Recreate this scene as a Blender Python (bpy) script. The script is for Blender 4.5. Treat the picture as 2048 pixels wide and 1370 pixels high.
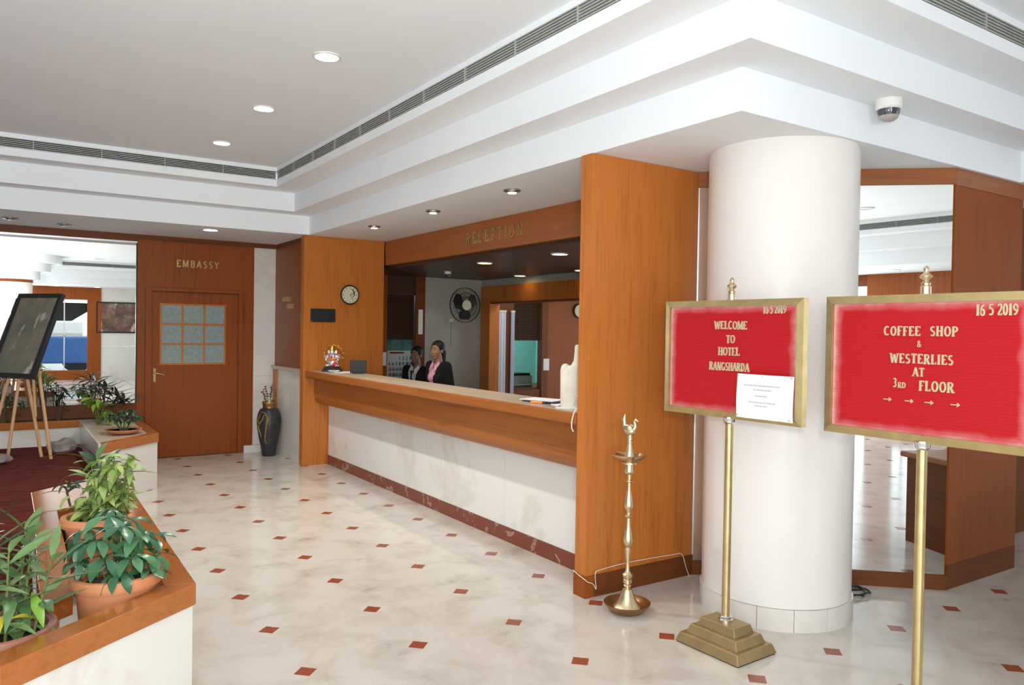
import bpy, bmesh, math, random
from mathutils import Vector, Matrix
random.seed(7)
PI = math.pi
scn = bpy.context.scene
for o in list(bpy.data.objects):
    bpy.data.objects.remove(o)
COL = scn.collection

# ------------------------------------------------------------------ camera
CAM = Vector((-1.820, -9.582, 1.646))
YAW, PITCH, ROLL, FPX = -0.58616, 0.014667, 0.01572, 1537.1
fwd = Vector((-math.sin(YAW) * math.cos(PITCH), math.cos(YAW) * math.cos(PITCH), -math.sin(PITCH)))
rgt0 = Vector((math.cos(YAW), math.sin(YAW), 0))
up0 = rgt0.cross(fwd)
rgt = rgt0 * math.cos(ROLL) + up0 * math.sin(ROLL)
upv = -rgt0 * math.sin(ROLL) + up0 * math.cos(ROLL)
cd = bpy.data.cameras.new('camera')
cd.sensor_fit = 'HORIZONTAL'; cd.sensor_width = 36.0
cd.lens = FPX / 2048 * 36.0
cd.clip_start = 0.02; cd.clip_end = 200
cam = bpy.data.objects.new('camera', cd)
cam.matrix_world = Matrix(((rgt.x, upv.x, -fwd.x, CAM.x), (rgt.y, upv.y, -fwd.y, CAM.y), (rgt.z, upv.z, -fwd.z, CAM.z), (0, 0, 0, 1)))
COL.objects.link(cam)
scn.camera = cam

# ------------------------------------------------------------------ world, light, exposure
w = bpy.data.worlds.new('world'); scn.world = w; w.use_nodes = True
bg = w.node_tree.nodes['Background']
bg.inputs['Color'].default_value = (0.86, 0.93, 1.0, 1); bg.inputs['Strength'].default_value = 1.0
vs = scn.view_settings
vs.view_transform = 'Standard'; vs.look = 'None'; vs.gamma = 1.0; vs.use_curve_mapping = False
vs.exposure = 1.10

def light(name, kind, loc, power, color=(1, 1, 1), target=None, **kw):
    ld = bpy.data.lights.new(name, kind); ld.energy = power; ld.color = color
    for k, v in kw.items(): setattr(ld, k, v)
    o = bpy.data.objects.new(name, ld); o.location = loc
    if target is not None:
        o.rotation_euler = (Vector(target) - Vector(loc)).to_track_quat('-Z', 'Y').to_euler()
    COL.objects.link(o); return o

# daylight through the glazed entrance and left side, added fills, the camera's flash
light('daylight_entrance', 'AREA', (-3.7, -14.85, 1.45), 190, (0.88, 0.95, 1.0), (-3.0, 0, 1.5), shape='RECTANGLE', size=4.4, size_y=2.3)
light('daylight_side', 'AREA', (-5.9, -9.6, 1.6), 12, (0.90, 0.96, 1.0), (3, -8.0, 1.4), shape='RECTANGLE', size=4.6, size_y=2.2)
light('right_fill', 'AREA', (6.8, -11.2, 1.6), 35, (0.90, 0.96, 1.0), (0, -8.0, 1.9), shape='RECTANGLE', size=3.6, size_y=2.2)  # soft fill added from the right, no window in that wall
light('ceiling_fill_spot', 'SPOT', (-1.74, -9.72, 1.90), 120, (1, 0.99, 0.98), (-1.6, -6.6, 3.37), spot_size=1.9, spot_blend=1.0, shadow_soft_size=0.06)  # upward spot added to brighten the ceiling
light('camera_flash', 'POINT', (-1.74, -9.66, 1.86), 80, (1, 0.99, 0.97), shadow_soft_size=0.09)

# ------------------------------------------------------------------ materials
MATS = {}
def nt(name):
    m = bpy.data.materials.new(name); m.use_nodes = True
    t = m.node_tree; b = t.nodes['Principled BSDF']; MATS[name] = m
    return m, t, b
def ramp(t, stops):
    r = t.nodes.new('ShaderNodeValToRGB'); e = r.color_ramp.elements
    while len(e) < len(stops): e.new(0.5)
    for i, (p, c) in enumerate(stops):
        e[i].position = p; e[i].color = (c[0], c[1], c[2], 1)
    return r
def coords(t, scale=(1, 1, 1), kind='Object'):
    tc = t.nodes.new('ShaderNodeTexCoord'); mp = t.nodes.new('ShaderNodeMapping')
    mp.inputs['Scale'].default_value = scale
    t.links.new(tc.outputs[kind], mp.inputs['Vector']); return mp
def noise(t, mp, scale, detail=4, rough=0.55, dist=0.0):
    n = t.nodes.new('ShaderNodeTexNoise'); n.inputs['Scale'].default_value = scale
    n.inputs['Detail'].default_value = detail; n.inputs['Roughness'].default_value = rough
    n.inputs['Distortion'].default_value = dist
    if mp is not None: t.links.new(mp.outputs[0], n.inputs['Vector'])
    return n
def bump(t, b, src, strength, dist=0.002):
    bp = t.nodes.new('ShaderNodeBump'); bp.inputs['Strength'].default_value = strength; bp.inputs['Distance'].default_value = dist
    t.links.new(src, bp.inputs['Height']); t.links.new(bp.outputs[0], b.inputs['Normal'])
def plain(name, col, rough=0.5, metal=0.0, var=0.0, vscale=8.0, spec=0.5, coat=0.0, emit=None, estr=0, trans=0.0, ior=1.45, bmp=0.0):
    m, t, b = nt(name)
    b.inputs['Base Color'].default_value = (*col, 1); b.inputs['Roughness'].default_value = rough
    b.inputs['Metallic'].default_value = metal; b.inputs['Specular IOR Level'].default_value = spec
    b.inputs['Coat Weight'].default_value = coat; b.inputs['Transmission Weight'].default_value = trans; b.inputs['IOR'].default_value = ior
    if var > 0 or bmp > 0:
        n = noise(t, coords(t), vscale)
        if var > 0:
            lo = [c * (1 - var) for c in col]; hi = [min(1, c * (1 + var)) for c in col]
            r = ramp(t, [(0.3, lo), (0.7, hi)]); t.links.new(n.outputs['Fac'], r.inputs[0]); t.links.new(r.outputs[0], b.inputs['Base Color'])
        if bmp > 0: bump(t, b, n.outputs['Fac'], bmp)
    if emit:
        b.inputs['Emission Color'].default_value = (*emit, 1); b.inputs['Emission Strength'].default_value = estr
    return m
def wood(name, dark, light_, axis='z', rough=0.36, coat=0.08, fine=1.0, spec=0.35):
    m, t, b = nt(name)
    s = {'z': (22, 22, 0.9), 'x': (0.9, 22, 22), 'y': (22, 0.9, 22)}[axis]
    s = tuple(v * fine for v in s)
    n1 = noise(t, coords(t, s), 1.6, 5, 0.6, 0.4)
    n2 = noise(t, coords(t, tuple(v * 5 for v in s)), 1.5, 3, 0.6)
    n3 = noise(t, coords(t), 0.8, 2)
    mx = t.nodes.new('ShaderNodeMath'); mx.operation = 'MULTIPLY_ADD'; mx.inputs[1].default_value = 0.35
    t.links.new(n2.outputs['Fac'], mx.inputs[0]); t.links.new(n1.outputs['Fac'], mx.inputs[2])
    m2 = t.nodes.new('ShaderNodeMath'); m2.operation = 'MULTIPLY_ADD'; m2.inputs[1].default_value = 0.35
    t.links.new(n3.outputs['Fac'], m2.inputs[0]); t.links.new(mx.outputs[0], m2.inputs[2])
    r = ramp(t, [(0.55, dark), (0.85, light_), (1.1, light_)])
    t.links.new(m2.outputs[0], r.inputs[0]); t.links.new(r.outputs[0], b.inputs['Base Color'])
    b.inputs['Roughness'].default_value = rough; b.inputs['Coat Weight'].default_value = coat; b.inputs['Coat Roughness'].default_value = 0.12; b.inputs['Specular IOR Level'].default_value = spec
    bump(t, b, n2.outputs['Fac'], 0.05)
    return m
def marble(name, base, vein, rough=0.2, scale=1.6, amount=(0.44, 0.5), coat=0.0):
    m, t, b = nt(name)
    mp = coords(t)
    n = noise(t, mp, scale, 7, 0.62, 0.9); n2 = noise(t, mp, scale * 0.6, 3)
    r = ramp(t, [(amount[0] - 0.08, base), (amount[0], vein), (amount[1], base)])
    t.links.new(n.outputs['Fac'], r.inputs[0])
    r2 = ramp(t, [(0.35, [c * 0.93 for c in base]), (0.65, base)]); t.links.new(n2.outputs['Fac'], r2.inputs[0])
    mix = t.nodes.new('ShaderNodeMix'); mix.data_type = 'RGBA'; mix.blend_type = 'MULTIPLY'; mix.inputs['Factor'].default_value = 0.6
    t.links.new(r.outputs[0], mix.inputs['A']); t.links.new(r2.outputs[0], mix.inputs['B'])
    t.links.new(mix.outputs['Result'], b.inputs['Base Color'])
    b.inputs['Roughness'].default_value = rough; b.inputs['Coat Weight'].default_value = coat
    return m

wood('teak', (0.33, 0.088, 0.013), (0.50, 0.16, 0.027))
wood('teak_h', (0.22, 0.058, 0.010), (0.36, 0.11, 0.020), 'y')
wood('teak_x', (0.19, 0.052, 0.012), (0.32, 0.10, 0.024), 'x')
wood('teak_door', (0.18, 0.041, 0.006), (0.27, 0.068, 0.010), 'z', 0.42, 0.0, 1.0, 0.22)  # same teak, its weaker lighting put into a darker colour
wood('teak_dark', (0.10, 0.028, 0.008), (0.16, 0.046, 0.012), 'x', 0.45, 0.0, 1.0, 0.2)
wood('teak_rim', (0.30, 0.085, 0.014), (0.40, 0.125, 0.024), 'y', 0.16, 0.5)
wood('easel_wood', (0.46, 0.24, 0.11), (0.62, 0.37, 0.19), 'z', 0.55, 0.0)
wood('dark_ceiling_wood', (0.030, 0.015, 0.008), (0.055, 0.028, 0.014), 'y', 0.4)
marble('marble_white', (0.83, 0.815, 0.775), (0.76, 0.73, 0.67), 0.18, 1.1, (0.40, 0.47))
marble('marble_counter', (0.86, 0.85, 0.82), (0.77, 0.745, 0.68), 0.22, 0.9, (0.42, 0.48))
marble('marble_red', (0.33, 0.095, 0.052), (0.70, 0.58, 0.50), 0.2, 7.0, (0.395, 0.425))
marble('counter_laminate', (0.66, 0.57, 0.46), (0.58, 0.49, 0.39), 0.30, 3.0, (0.44, 0.5), 0.0)
plain('ceiling_white', (0.84, 0.87, 0.895), 0.75, var=0.015, vscale=1.5)
plain('wall_white', (0.72, 0.72, 0.70), 0.7, var=0.03, vscale=3)
plain('grey_wall', (0.40, 0.39, 0.34), 0.75, var=0.08, vscale=5)
plain('column_cream', (0.80, 0.765, 0.725), 0.32, var=0.02, vscale=1.5, coat=0.1)
plain('column_skirt', (0.70, 0.665, 0.61), 0.4, var=0.06, vscale=9)
plain('brass', (0.58, 0.45, 0.22), 0.34, 0.9, var=0.12, vscale=14)
plain('brass_dull', (0.40, 0.29, 0.14), 0.42, 0.7, var=0.12, vscale=12)
plain('brass_pale', (0.70, 0.57, 0.37), 0.32, 1.0, var=0.12, vscale=30)
plain('copper_brown', (0.34, 0.19, 0.085), 0.32, 0.9, var=0.15, vscale=20)
plain('chrome', (0.72, 0.72, 0.72), 0.14, 1.0, var=0.03)
plain('letter_gold', (0.66, 0.54, 0.34), 0.35, 0.25, var=0.1, vscale=40)
plain('letter_brass_dim', (0.50, 0.36, 0.14), 0.3, 0.8, var=0.1, vscale=40)
plain('mirror_glass', (0.93, 0.95, 0.95), 0.005, 1.0, var=0.003)
plain('alu', (0.62, 0.63, 0.64), 0.35, 0.9, var=0.03)
plain('grille_metal', (0.42, 0.42, 0.40), 0.55, 0.1, var=0.05)
plain('black_void', (0.012, 0.012, 0.012), 0.8, var=0.1)
plain('black_plastic', (0.012, 0.012, 0.013), 0.55, var=0.1)
plain('black_frame', (0.016, 0.019, 0.018), 0.3, var=0.1)
plain('white_plastic', (0.78, 0.77, 0.73), 0.35, var=0.02)
plain('cream_plastic', (0.66, 0.62, 0.44), 0.4, var=0.04)
plain('white_cable', (0.74, 0.70, 0.62), 0.5, var=0.05)
plain('black_cable', (0.02, 0.028, 0.026), 0.45, var=0.1)
plain('paper', (0.90, 0.90, 0.90), 0.7, var=0.01)
plain('paper_print', (0.50, 0.50, 0.53), 0.8, var=0.02)
plain('pane_frosted', (0.27, 0.34, 0.33), 0.22, var=0.14, vscale=45, bmp=0.3)
plain('terracotta', (0.62, 0.25, 0.115), 0.5, var=0.08, vscale=6)
plain('terracotta_dull', (0.30, 0.13, 0.085), 0.55, var=0.1, vscale=6)
plain('soil', (0.035, 0.024, 0.017), 0.95, var=0.5, vscale=60, bmp=0.6)
plain('stone_grey', (0.26, 0.21, 0.19), 0.8, var=0.25, vscale=14, bmp=0.4)
plain('stem_green', (0.13, 0.17, 0.05), 0.6, var=0.2)
plain('stem_brown', (0.10, 0.07, 0.04), 0.7, var=0.2)
plain('lamp_glow', (1, 0.93, 0.8), 0.5, var=0.001, emit=(1.0, 0.86, 0.66), estr=9)
plain('lamp_glow_warm', (1, 0.85, 0.55), 0.5, var=0.001, emit=(1.0, 0.72, 0.30), estr=6)
plain('lamp_off', (0.55, 0.55, 0.54), 0.3, 0.4, var=0.02)
plain('lamp_ring', (0.30, 0.25, 0.20), 0.3, 0.8, var=0.05)
plain('dome_smoke', (0.05, 0.055, 0.06), 0.08, var=0.05, coat=0.6)
plain('dome_clear', (0.40, 0.36, 0.34), 0.12, var=0.02, coat=0.5)
plain('glass', (0.95, 0.98, 0.98), 0.02, trans=1.0, ior=1.05)
plain('skin_a', (0.36, 0.185, 0.11), 0.5, var=0.05, vscale=20)
plain('skin_b', (0.20, 0.10, 0.06), 0.5, var=0.05, vscale=20)
plain('hair', (0.008, 0.006, 0.006), 0.55, var=0.2, vscale=60)
plain('jacket', (0.004, 0.0045, 0.006), 0.9, var=0.15, vscale=40)
plain('trousers', (0.012, 0.012, 0.014), 0.8, var=0.1)
plain('shirt_pink', (0.72, 0.36, 0.46), 0.7, var=0.04)
plain('shirt_white', (0.70, 0.72, 0.74), 0.7, var=0.04)
plain('lips', (0.30, 0.085, 0.07), 0.45, var=0.05)
plain('eye_white', (0.34, 0.30, 0.27), 0.3, var=0.02)
plain('tie', (0.03, 0.04, 0.05), 0.6, var=0.1)
plain('shoe', (0.010, 0.010, 0.010), 0.3, var=0.1)
plain('vase_black', (0.030, 0.032, 0.032), 0.4, var=0.3, vscale=10)
plain('vase_gold', (0.34, 0.22, 0.06), 0.4, 0.5, var=0.25, vscale=20)
plain('dried_flower', (0.50, 0.26, 0.10), 0.8, var=0.2)
plain('dried_grey', (0.07, 0.06, 0.06), 0.8, var=0.2)
plain('silver', (0.72, 0.72, 0.74), 0.25, 0.8, var=0.15, vscale=60)
plain('gold', (0.75, 0.42, 0.08), 0.25, 0.9, var=0.15, vscale=40)
plain('red_cloth', (0.62, 0.02, 0.03), 0.5, var=0.15, vscale=40)
plain('orange_cloth', (0.75, 0.22, 0.03), 0.5, var=0.15, vscale=40)
plain('plaster_white', (0.70, 0.66, 0.57), 0.6, var=0.09, vscale=12, bmp=0.3)
plain('navy', (0.012, 0.015, 0.05), 0.4, var=0.1)
plain('orange_pen', (0.85, 0.26, 0.06), 0.4, var=0.02)
plain('acrylic', (0.72, 0.72, 0.66), 0.1, var=0.02)
plain('calendar_teal', (0.12, 0.30, 0.30), 0.5, var=0.4, vscale=10)
plain('calendar_red', (0.55, 0.02, 0.04), 0.5, var=0.03)
plain('calendar_blue', (0.035, 0.09, 0.32), 0.5, var=0.03)
plain('office_teal', (0.32, 0.50, 0.47), 0.7, var=0.06)
plain('printer_grey', (0.34, 0.38, 0.38), 0.5, var=0.05)
plain('fan_dark', (0.020, 0.022, 0.024), 0.4, var=0.1)
plain('blue_paint', (0.05, 0.14, 0.36), 0.4, var=0.1)
plain('ground_grey', (0.42, 0.42, 0.40), 0.8, var=0.1, vscale=2)
plain('curtain_white', (0.66, 0.68, 0.76), 0.45, var=0.12, vscale=70)
plain('cloth_maroon', (0.16, 0.03, 0.02), 0.7, var=0.1)

def floor_mat():
    m, t, b = nt('floor_stone')
    mp = coords(t)
    n = noise(t, mp, 3.2, 8, 0.65, 0.4); n2 = noise(t, mp, 0.7, 3); n3 = noise(t, mp, 26, 4, 0.7)
    r = ramp(t, [(0.28, (0.38, 0.33, 0.27)), (0.38, (0.52, 0.475, 0.41)), (0.52, (0.60, 0.56, 0.50)), (0.75, (0.63, 0.60, 0.55))])
    t.links.new(n.outputs['Fac'], r.inputs[0])
    r3 = ramp(t, [(0.27, (0.62, 0.56, 0.50)), (0.36, (1, 1, 1))]); t.links.new(n3.outputs['Fac'], r3.inputs[0])
    mix = t.nodes.new('ShaderNodeMix'); mix.data_type = 'RGBA'; mix.blend_type = 'MULTIPLY'; mix.inputs['Factor'].default_value = 0.55
    t.links.new(r.outputs[0], mix.inputs['A']); t.links.new(r3.outputs[0], mix.inputs['B'])
    t.links.new(mix.outputs['Result'], b.inputs['Base Color'])
    b.inputs['Roughness'].default_value = 0.14; b.inputs['Specular IOR Level'].default_value = 0.45
floor_mat()
marble('inset_red', (0.43, 0.135, 0.072), (0.62, 0.42, 0.34), 0.2, 11.0, (0.36, 0.385))
def carpet_mat():
    m, t, b = nt('carpet')
    mp = coords(t, (5, 30, 1)); n = noise(t, mp, 1.4, 3, 0.5)
    r = ramp(t, [(0.40, (0.075, 0.014, 0.012)), (0.60, (0.135, 0.028, 0.020))]); t.links.new(n.outputs['Fac'], r.inputs[0])
    t.links.new(r.outputs[0], b.inputs['Base Color']); b.inputs['Roughness'].default_value = 0.95; b.inputs['Specular IOR Level'].default_value = 0.1
    n2 = noise(t, coords(t), 300, 2); bump(t, b, n2.outputs['Fac'], 0.5)
carpet_mat()
def board_mat(name, hw, hh):
    """red ribbed letter board, chalky dust along the rim (object space: x across, z up, centred)"""
    m, t, b = nt(name)
    tc = t.nodes.new('ShaderNodeTexCoord'); sp = t.nodes.new('ShaderNodeSeparateXYZ'); t.links.new(tc.outputs['Object'], sp.inputs[0])
    def edge(out, h):
        a = t.nodes.new('ShaderNodeMath'); a.operation = 'ABSOLUTE'; t.links.new(sp.outputs[out], a.inputs[0])
        s = t.nodes.new('ShaderNodeMath'); s.operation = 'SUBTRACT'; s.inputs[0].default_value = h; t.links.new(a.outputs[0], s.inputs[1]); return s
    mn = t.nodes.new('ShaderNodeMath'); mn.operation = 'MINIMUM'
    t.links.new(edge('X', hw).outputs[0], mn.inputs[0]); t.links.new(edge('Z', hh).outputs[0], mn.inputs[1])
    n = noise(t, coords(t), 9, 4); nn = t.nodes.new('ShaderNodeMath'); nn.operation = 'MULTIPLY_ADD'; nn.inputs[1].default_value = -0.05; t.links.new(n.outputs['Fac'], nn.inputs[0]); t.links.new(mn.outputs[0], nn.inputs[2])
    r = ramp(t, [(0.0, (0.62, 0.36, 0.33)), (0.018, (0.56, 0.12, 0.12)), (0.045, (0.44, 0.008, 0.012))])
    r.color_ramp.elements[0].position = 0.0
    ad = t.nodes.new('ShaderNodeMath'); ad.operation = 'ADD'; ad.inputs[1].default_value = 0.034; t.links.new(nn.outputs[0], ad.inputs[0])
    t.links.new(ad.outputs[0], r.inputs[0]); t.links.new(r.outputs[0], b.inputs['Base Color'])
    b.inputs['Roughness'].default_value = 0.6; b.inputs['Specular IOR Level'].default_value = 0.25
    wv = t.nodes.new('ShaderNodeTexWave'); wv.bands_direction = 'Z'; wv.inputs['Scale'].default_value = 25
    t.links.new(tc.outputs['Object'], wv.inputs['Vector']); bump(t, b, wv.outputs['Fac'], 0.5, 0.002)
board_mat('sign_red', 0.395, 0.275)
def leaf_mat(name, c1, c2, rough=0.38):
    m, t, b = nt(name)
    oi = t.nodes.new('ShaderNodeObjectInfo'); r = ramp(t, [(0.0, c1), (1.0, c2)])
    t.links.new(oi.outputs['Random'], r.inputs[0])
    n = noise(t, coords(t), 6, 3); mix = t.nodes.new('ShaderNodeMix'); mix.data_type = 'RGBA'; mix.blend_type = 'MULTIPLY'; mix.inputs['Factor'].default_value = 0.35
    r2 = ramp(t, [(0.3, (0.6, 0.6, 0.6)), (0.7, (1, 1, 1))]); t.links.new(n.outputs['Fac'], r2.inputs[0])
    t.links.new(r.outputs[0], mix.inputs['A']); t.links.new(r2.outputs[0], mix.inputs['B'])
    t.links.new(mix.outputs['Result'], b.inputs['Base Color']); b.inputs['Roughness'].default_value = rough
leaf_mat('leaf_green', (0.075, 0.17, 0.055), (0.22, 0.34, 0.13))
leaf_mat('leaf_scheff', (0.035, 0.12, 0.055), (0.10, 0.24, 0.11), 0.28)
leaf_mat('leaf_lime', (0.20, 0.32, 0.07), (0.38, 0.48, 0.14), 0.45)
leaf_mat('leaf_dark', (0.012, 0.045, 0.018), (0.035, 0.09, 0.035), 0.3)
leaf_mat('leaf_cordyline', (0.018, 0.020, 0.014), (0.04, 0.035, 0.02), 0.35)
leaf_mat('leaf_yellow', (0.55, 0.50, 0.04), (0.65, 0.55, 0.06), 0.45)
leaf_mat('leaf_bright', (0.16, 0.33, 0.03), (0.30, 0.46, 0.05), 0.4)
leaf_mat('leaf_red', (0.20, 0.02, 0.02), (0.32, 0.05, 0.03), 0.4)
def painting_mat(name, cols, blob, bscale, sx=1.0):
    m, t, b = nt(name)
    mp = coords(t, (sx, 1, 1)); n = noise(t, mp, 2.6, 4, 0.6); r = ramp(t, cols); t.links.new(n.outputs['Fac'], r.inputs[0])
    n2 = noise(t, coords(t, (bscale * 1.6, 1, bscale * 0.8)), 1.0, 3, 0.5); r2 = ramp(t, [(0.58, (0, 0, 0)), (0.66, (1, 1, 1))]); t.links.new(n2.outputs['Fac'], r2.inputs[0])
    mix = t.nodes.new('ShaderNodeMix'); mix.data_type = 'RGBA'; t.links.new(r2.outputs[0], mix.inputs['Factor'])
    t.links.new(r.outputs[0], mix.inputs['A']); mix.inputs['B'].default_value = (*blob, 1)
    t.links.new(mix.outputs['Result'], b.inputs['Base Color']); b.inputs['Roughness'].default_value = 0.25; b.inputs['Coat Weight'].default_value = 0.4
painting_mat('painting_easel', [(0.3, (0.10, 0.13, 0.10)), (0.5, (0.19, 0.18, 0.13)), (0.7, (0.30, 0.24, 0.17))], (0.50, 0.42, 0.34), 5)
painting_mat('painting_wall', [(0.3, (0.05, 0.04, 0.035)), (0.5, (0.16, 0.09, 0.06)), (0.7, (0.30, 0.24, 0.20))], (0.55, 0.40, 0.33), 3)

# ------------------------------------------------------------------ mesh helpers
class MB:
    def __init__(s): s.v = []; s.f = []
    def add(s, vs_, fs):
        n = len(s.v); s.v += [tuple(v) for v in vs_]; s.f += [tuple(i + n for i in f) for f in fs]; return s
    def box(s, x0, x1, y0, y1, z0, z1):
        if x0 > x1: x0, x1 = x1, x0
        if y0 > y1: y0, y1 = y1, y0
        if z0 > z1: z0, z1 = z1, z0
        return s.add([(x0, y0, z0), (x1, y0, z0), (x1, y1, z0), (x0, y1, z0), (x0, y0, z1), (x1, y0, z1), (x1, y1, z1), (x0, y1, z1)],
                     [(0, 3, 2, 1), (4, 5, 6, 7), (0, 1, 5, 4), (1, 2, 6, 5), (2, 3, 7, 6), (3, 0, 4, 7)])
    def prism(s, poly, z0, z1):
        n = len(poly)
        a = sum(poly[i][0] * poly[(i + 1) % n][1] - poly[(i + 1) % n][0] * poly[i][1] for i in range(n))
        if a < 0: poly = poly[::-1]
        vs_ = [(x, y, z0) for x, y in poly] + [(x, y, z1) for x, y in poly]
        fs = [tuple(range(n))[::-1], tuple(range(n, 2 * n))] + [(i, (i + 1) % n, n + (i + 1) % n, n + i) for i in range(n)]
        return s.add(vs_, fs)
    def extr(s, poly, y0, y1, plane='xz'):
        """profile (a,b) in the xz plane extruded along y"""
        n = len(poly)
        vs_ = [(a, y0, b) for a, b in poly] + [(a, y1, b) for a, b in poly]
        fs = [tuple(range(n)), tuple(range(n, 2 * n))[::-1]] + [(i, n + i, n + (i + 1) % n, (i + 1) % n) for i in range(n)]
        return s.add(vs_, fs)
    def lathe(s, prof, c=(0, 0, 0), seg=32, cap=True):
        vs_ = []; fs = []; m = len(prof)
        for r, z in prof:
            for k in range(seg):
                a = 2 * PI * k / seg; vs_.append((c[0] + r * math.cos(a), c[1] + r * math.sin(a), c[2] + z))
        for i in range(m - 1):
            for k in range(seg):
                k2 = (k + 1) % seg; fs.append((i * seg + k, i * seg + k2, (i + 1) * seg + k2, (i + 1) * seg + k))
        if cap:
            fs.append(tuple(range(seg))[::-1]); fs.append(tuple((m - 1) * seg + k for k in range(seg)))
        return s.add(vs_, fs)
    def tube(s, pts, r, seg=8, closed=False):
        pts = [Vector(p) for p in pts]; n = len(pts); vs_ = []; fs = []
        rr = r if isinstance(r, (list, tuple)) else [r] * n
        prev = None
        for i in range(n):
            if closed: d = pts[(i + 1) % n] - pts[i - 1]
            else: d = pts[min(i + 1, n - 1)] - pts[max(i - 1, 0)]
            d.normalize()
            if prev is None:
                a = d.cross(Vector((0, 0, 1)))
                if a.length < 1e-3: a = d.cross(Vector((1, 0, 0)))
            else: a = prev - d * prev.dot(d)
            a.normalize(); prev = a; b = d.cross(a)
            for k in range(seg):
                t = 2 * PI * k / seg; vs_.append(pts[i] + (a * math.cos(t) + b * math.sin(t)) * rr[i])
        for i in range(n if closed else n - 1):
            j = (i + 1) % n
            for k in range(seg):
                k2 = (k + 1) % seg; fs.append((i * seg + k, i * seg + k2, j * seg + k2, j * seg + k))
        if not closed: fs.append(tuple(range(seg))[::-1]); fs.append(tuple((n - 1) * seg + k for k in range(seg)))
        return s.add(vs_, fs)
    def ball(s, c, r, seg=16, rings=10):
        rx, ry, rz = r if isinstance(r, (list, tuple)) else (r, r, r)
        vs_ = [(c[0], c[1], c[2] - rz)]; fs = []
        for i in range(1, rings):
            p = -PI / 2 + PI * i / rings
            for k in range(seg):
                a = 2 * PI * k / seg; vs_.append((c[0] + rx * math.cos(p) * math.cos(a), c[1] + ry * math.cos(p) * math.sin(a), c[2] + rz * math.sin(p)))
        vs_.append((c[0], c[1], c[2] + rz)); L = len(vs_) - 1
        for k in range(seg): fs.append((0, 1 + (k + 1) % seg, 1 + k))
        for i in range(rings - 2):
            for k in range(seg):
                a = 1 + i * seg; fs.append((a + k, a + (k + 1) % seg, a + seg + (k + 1) % seg, a + seg + k))
        a = 1 + (rings - 2) * seg
        for k in range(seg): fs.append((a + k, a + (k + 1) % seg, L))
        return s.add(vs_, fs)
    def mesh(s, name):
        me = bpy.data.meshes.new(name); me.from_pydata(s.v, [], s.f); me.update(); return me
    def build(s, name, mat, parent=None, smooth=False, bevel=0.0, matrix=None, kind=None, label=None):
        me = s.mesh(name)
        me.materials.append(MATS[mat])
        if smooth:
            for p in me.polygons: p.use_smooth = True
            try: me.set_sharp_from_angle(angle=math.radians(38))
            except Exception: pass
        o = bpy.data.objects.new(name, me); COL.objects.link(o)
        if parent is not None: o.parent = parent
        if matrix is not None: o.matrix_local = matrix
        if bevel > 0:
            md = o.modifiers.new('bevel', 'BEVEL'); md.width = bevel; md.segments = 2; md.limit_method = 'ANGLE'; md.angle_limit = math.radians(50)
        if kind: o['kind'] = kind
        if label: o['label'] = label
        return o
def share(me, name, parent, matrix):
    o = bpy.data.objects.new(name, me); COL.objects.link(o); o.parent = parent; o.matrix_local = matrix; return o
def tag(o, label, cat, group=None):
    o['label'] = label; o['category'] = cat
    if group: o['group'] = group
    return o
def thing(name, label, cat, loc=(0, 0, 0), rz=0.0, group=None):
    o = bpy.data.objects.new(name, None); o.empty_display_size = 0.1; COL.objects.link(o)
    o.location = loc; o.rotation_euler = (0, 0, rz); return tag(o, label, cat, group)
def struct(o): o['kind'] = 'structure'; return o
def srt(name, loc=(0, 0, 0)):
    o = bpy.data.objects.new(name, None); o.empty_display_size = 0.1; COL.objects.link(o); o.location = loc; o['kind'] = 'structure'; return o

# ------------------------------------------------------------------ room shell
ZS, Z2, Z3, ZC = 2.75, 2.965, 3.17, 3.375          # soffit, steps of the tray, top ceiling
YF, YB, XL, XR = 0.76, -15.1, -6.2, 7.0
floor = struct(MB().box(XL, XR, YB, 3.2, -0.08, 0.0).build('floor', 'floor_stone'))
dm = MB().prism([(-.040, -.040), (.040, -.040), (.040, .040), (-.040, .040)], 0.0002, 0.0016).mesh('inset_tile'); dm.materials.append(MATS['inset_red'])
cnt = 0
for j in range(-1, 8):
    for i in range(-1, 25):
        x, y = j * 0.6, -i * 0.6
        if y > YF - 0.08 or y < YB + .1 or x > 5: continue
        if x > 1.4 and y > -6.6 and not (x < 1.5 and y > -6.6 and y < -5.95): continue
        if x > 2.9 and y > -7.0: continue
        if (x - 2.114) ** 2 + (y + 6.59) ** 2 < 0.45 ** 2: continue
        if x < -0.42 and y > -1.2: continue
        if (x - 1.06) ** 2 + (y - .36) ** 2 < .02: continue
        if x > 2.4 and -8.8 < y < -7.5: continue
        rz = PI / 4
        share(dm, 'inset_tile', floor, Matrix.Translation((x, y, 0)) @ Matrix.Rotation(rz, 4, 'Z')); cnt += 1

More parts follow.
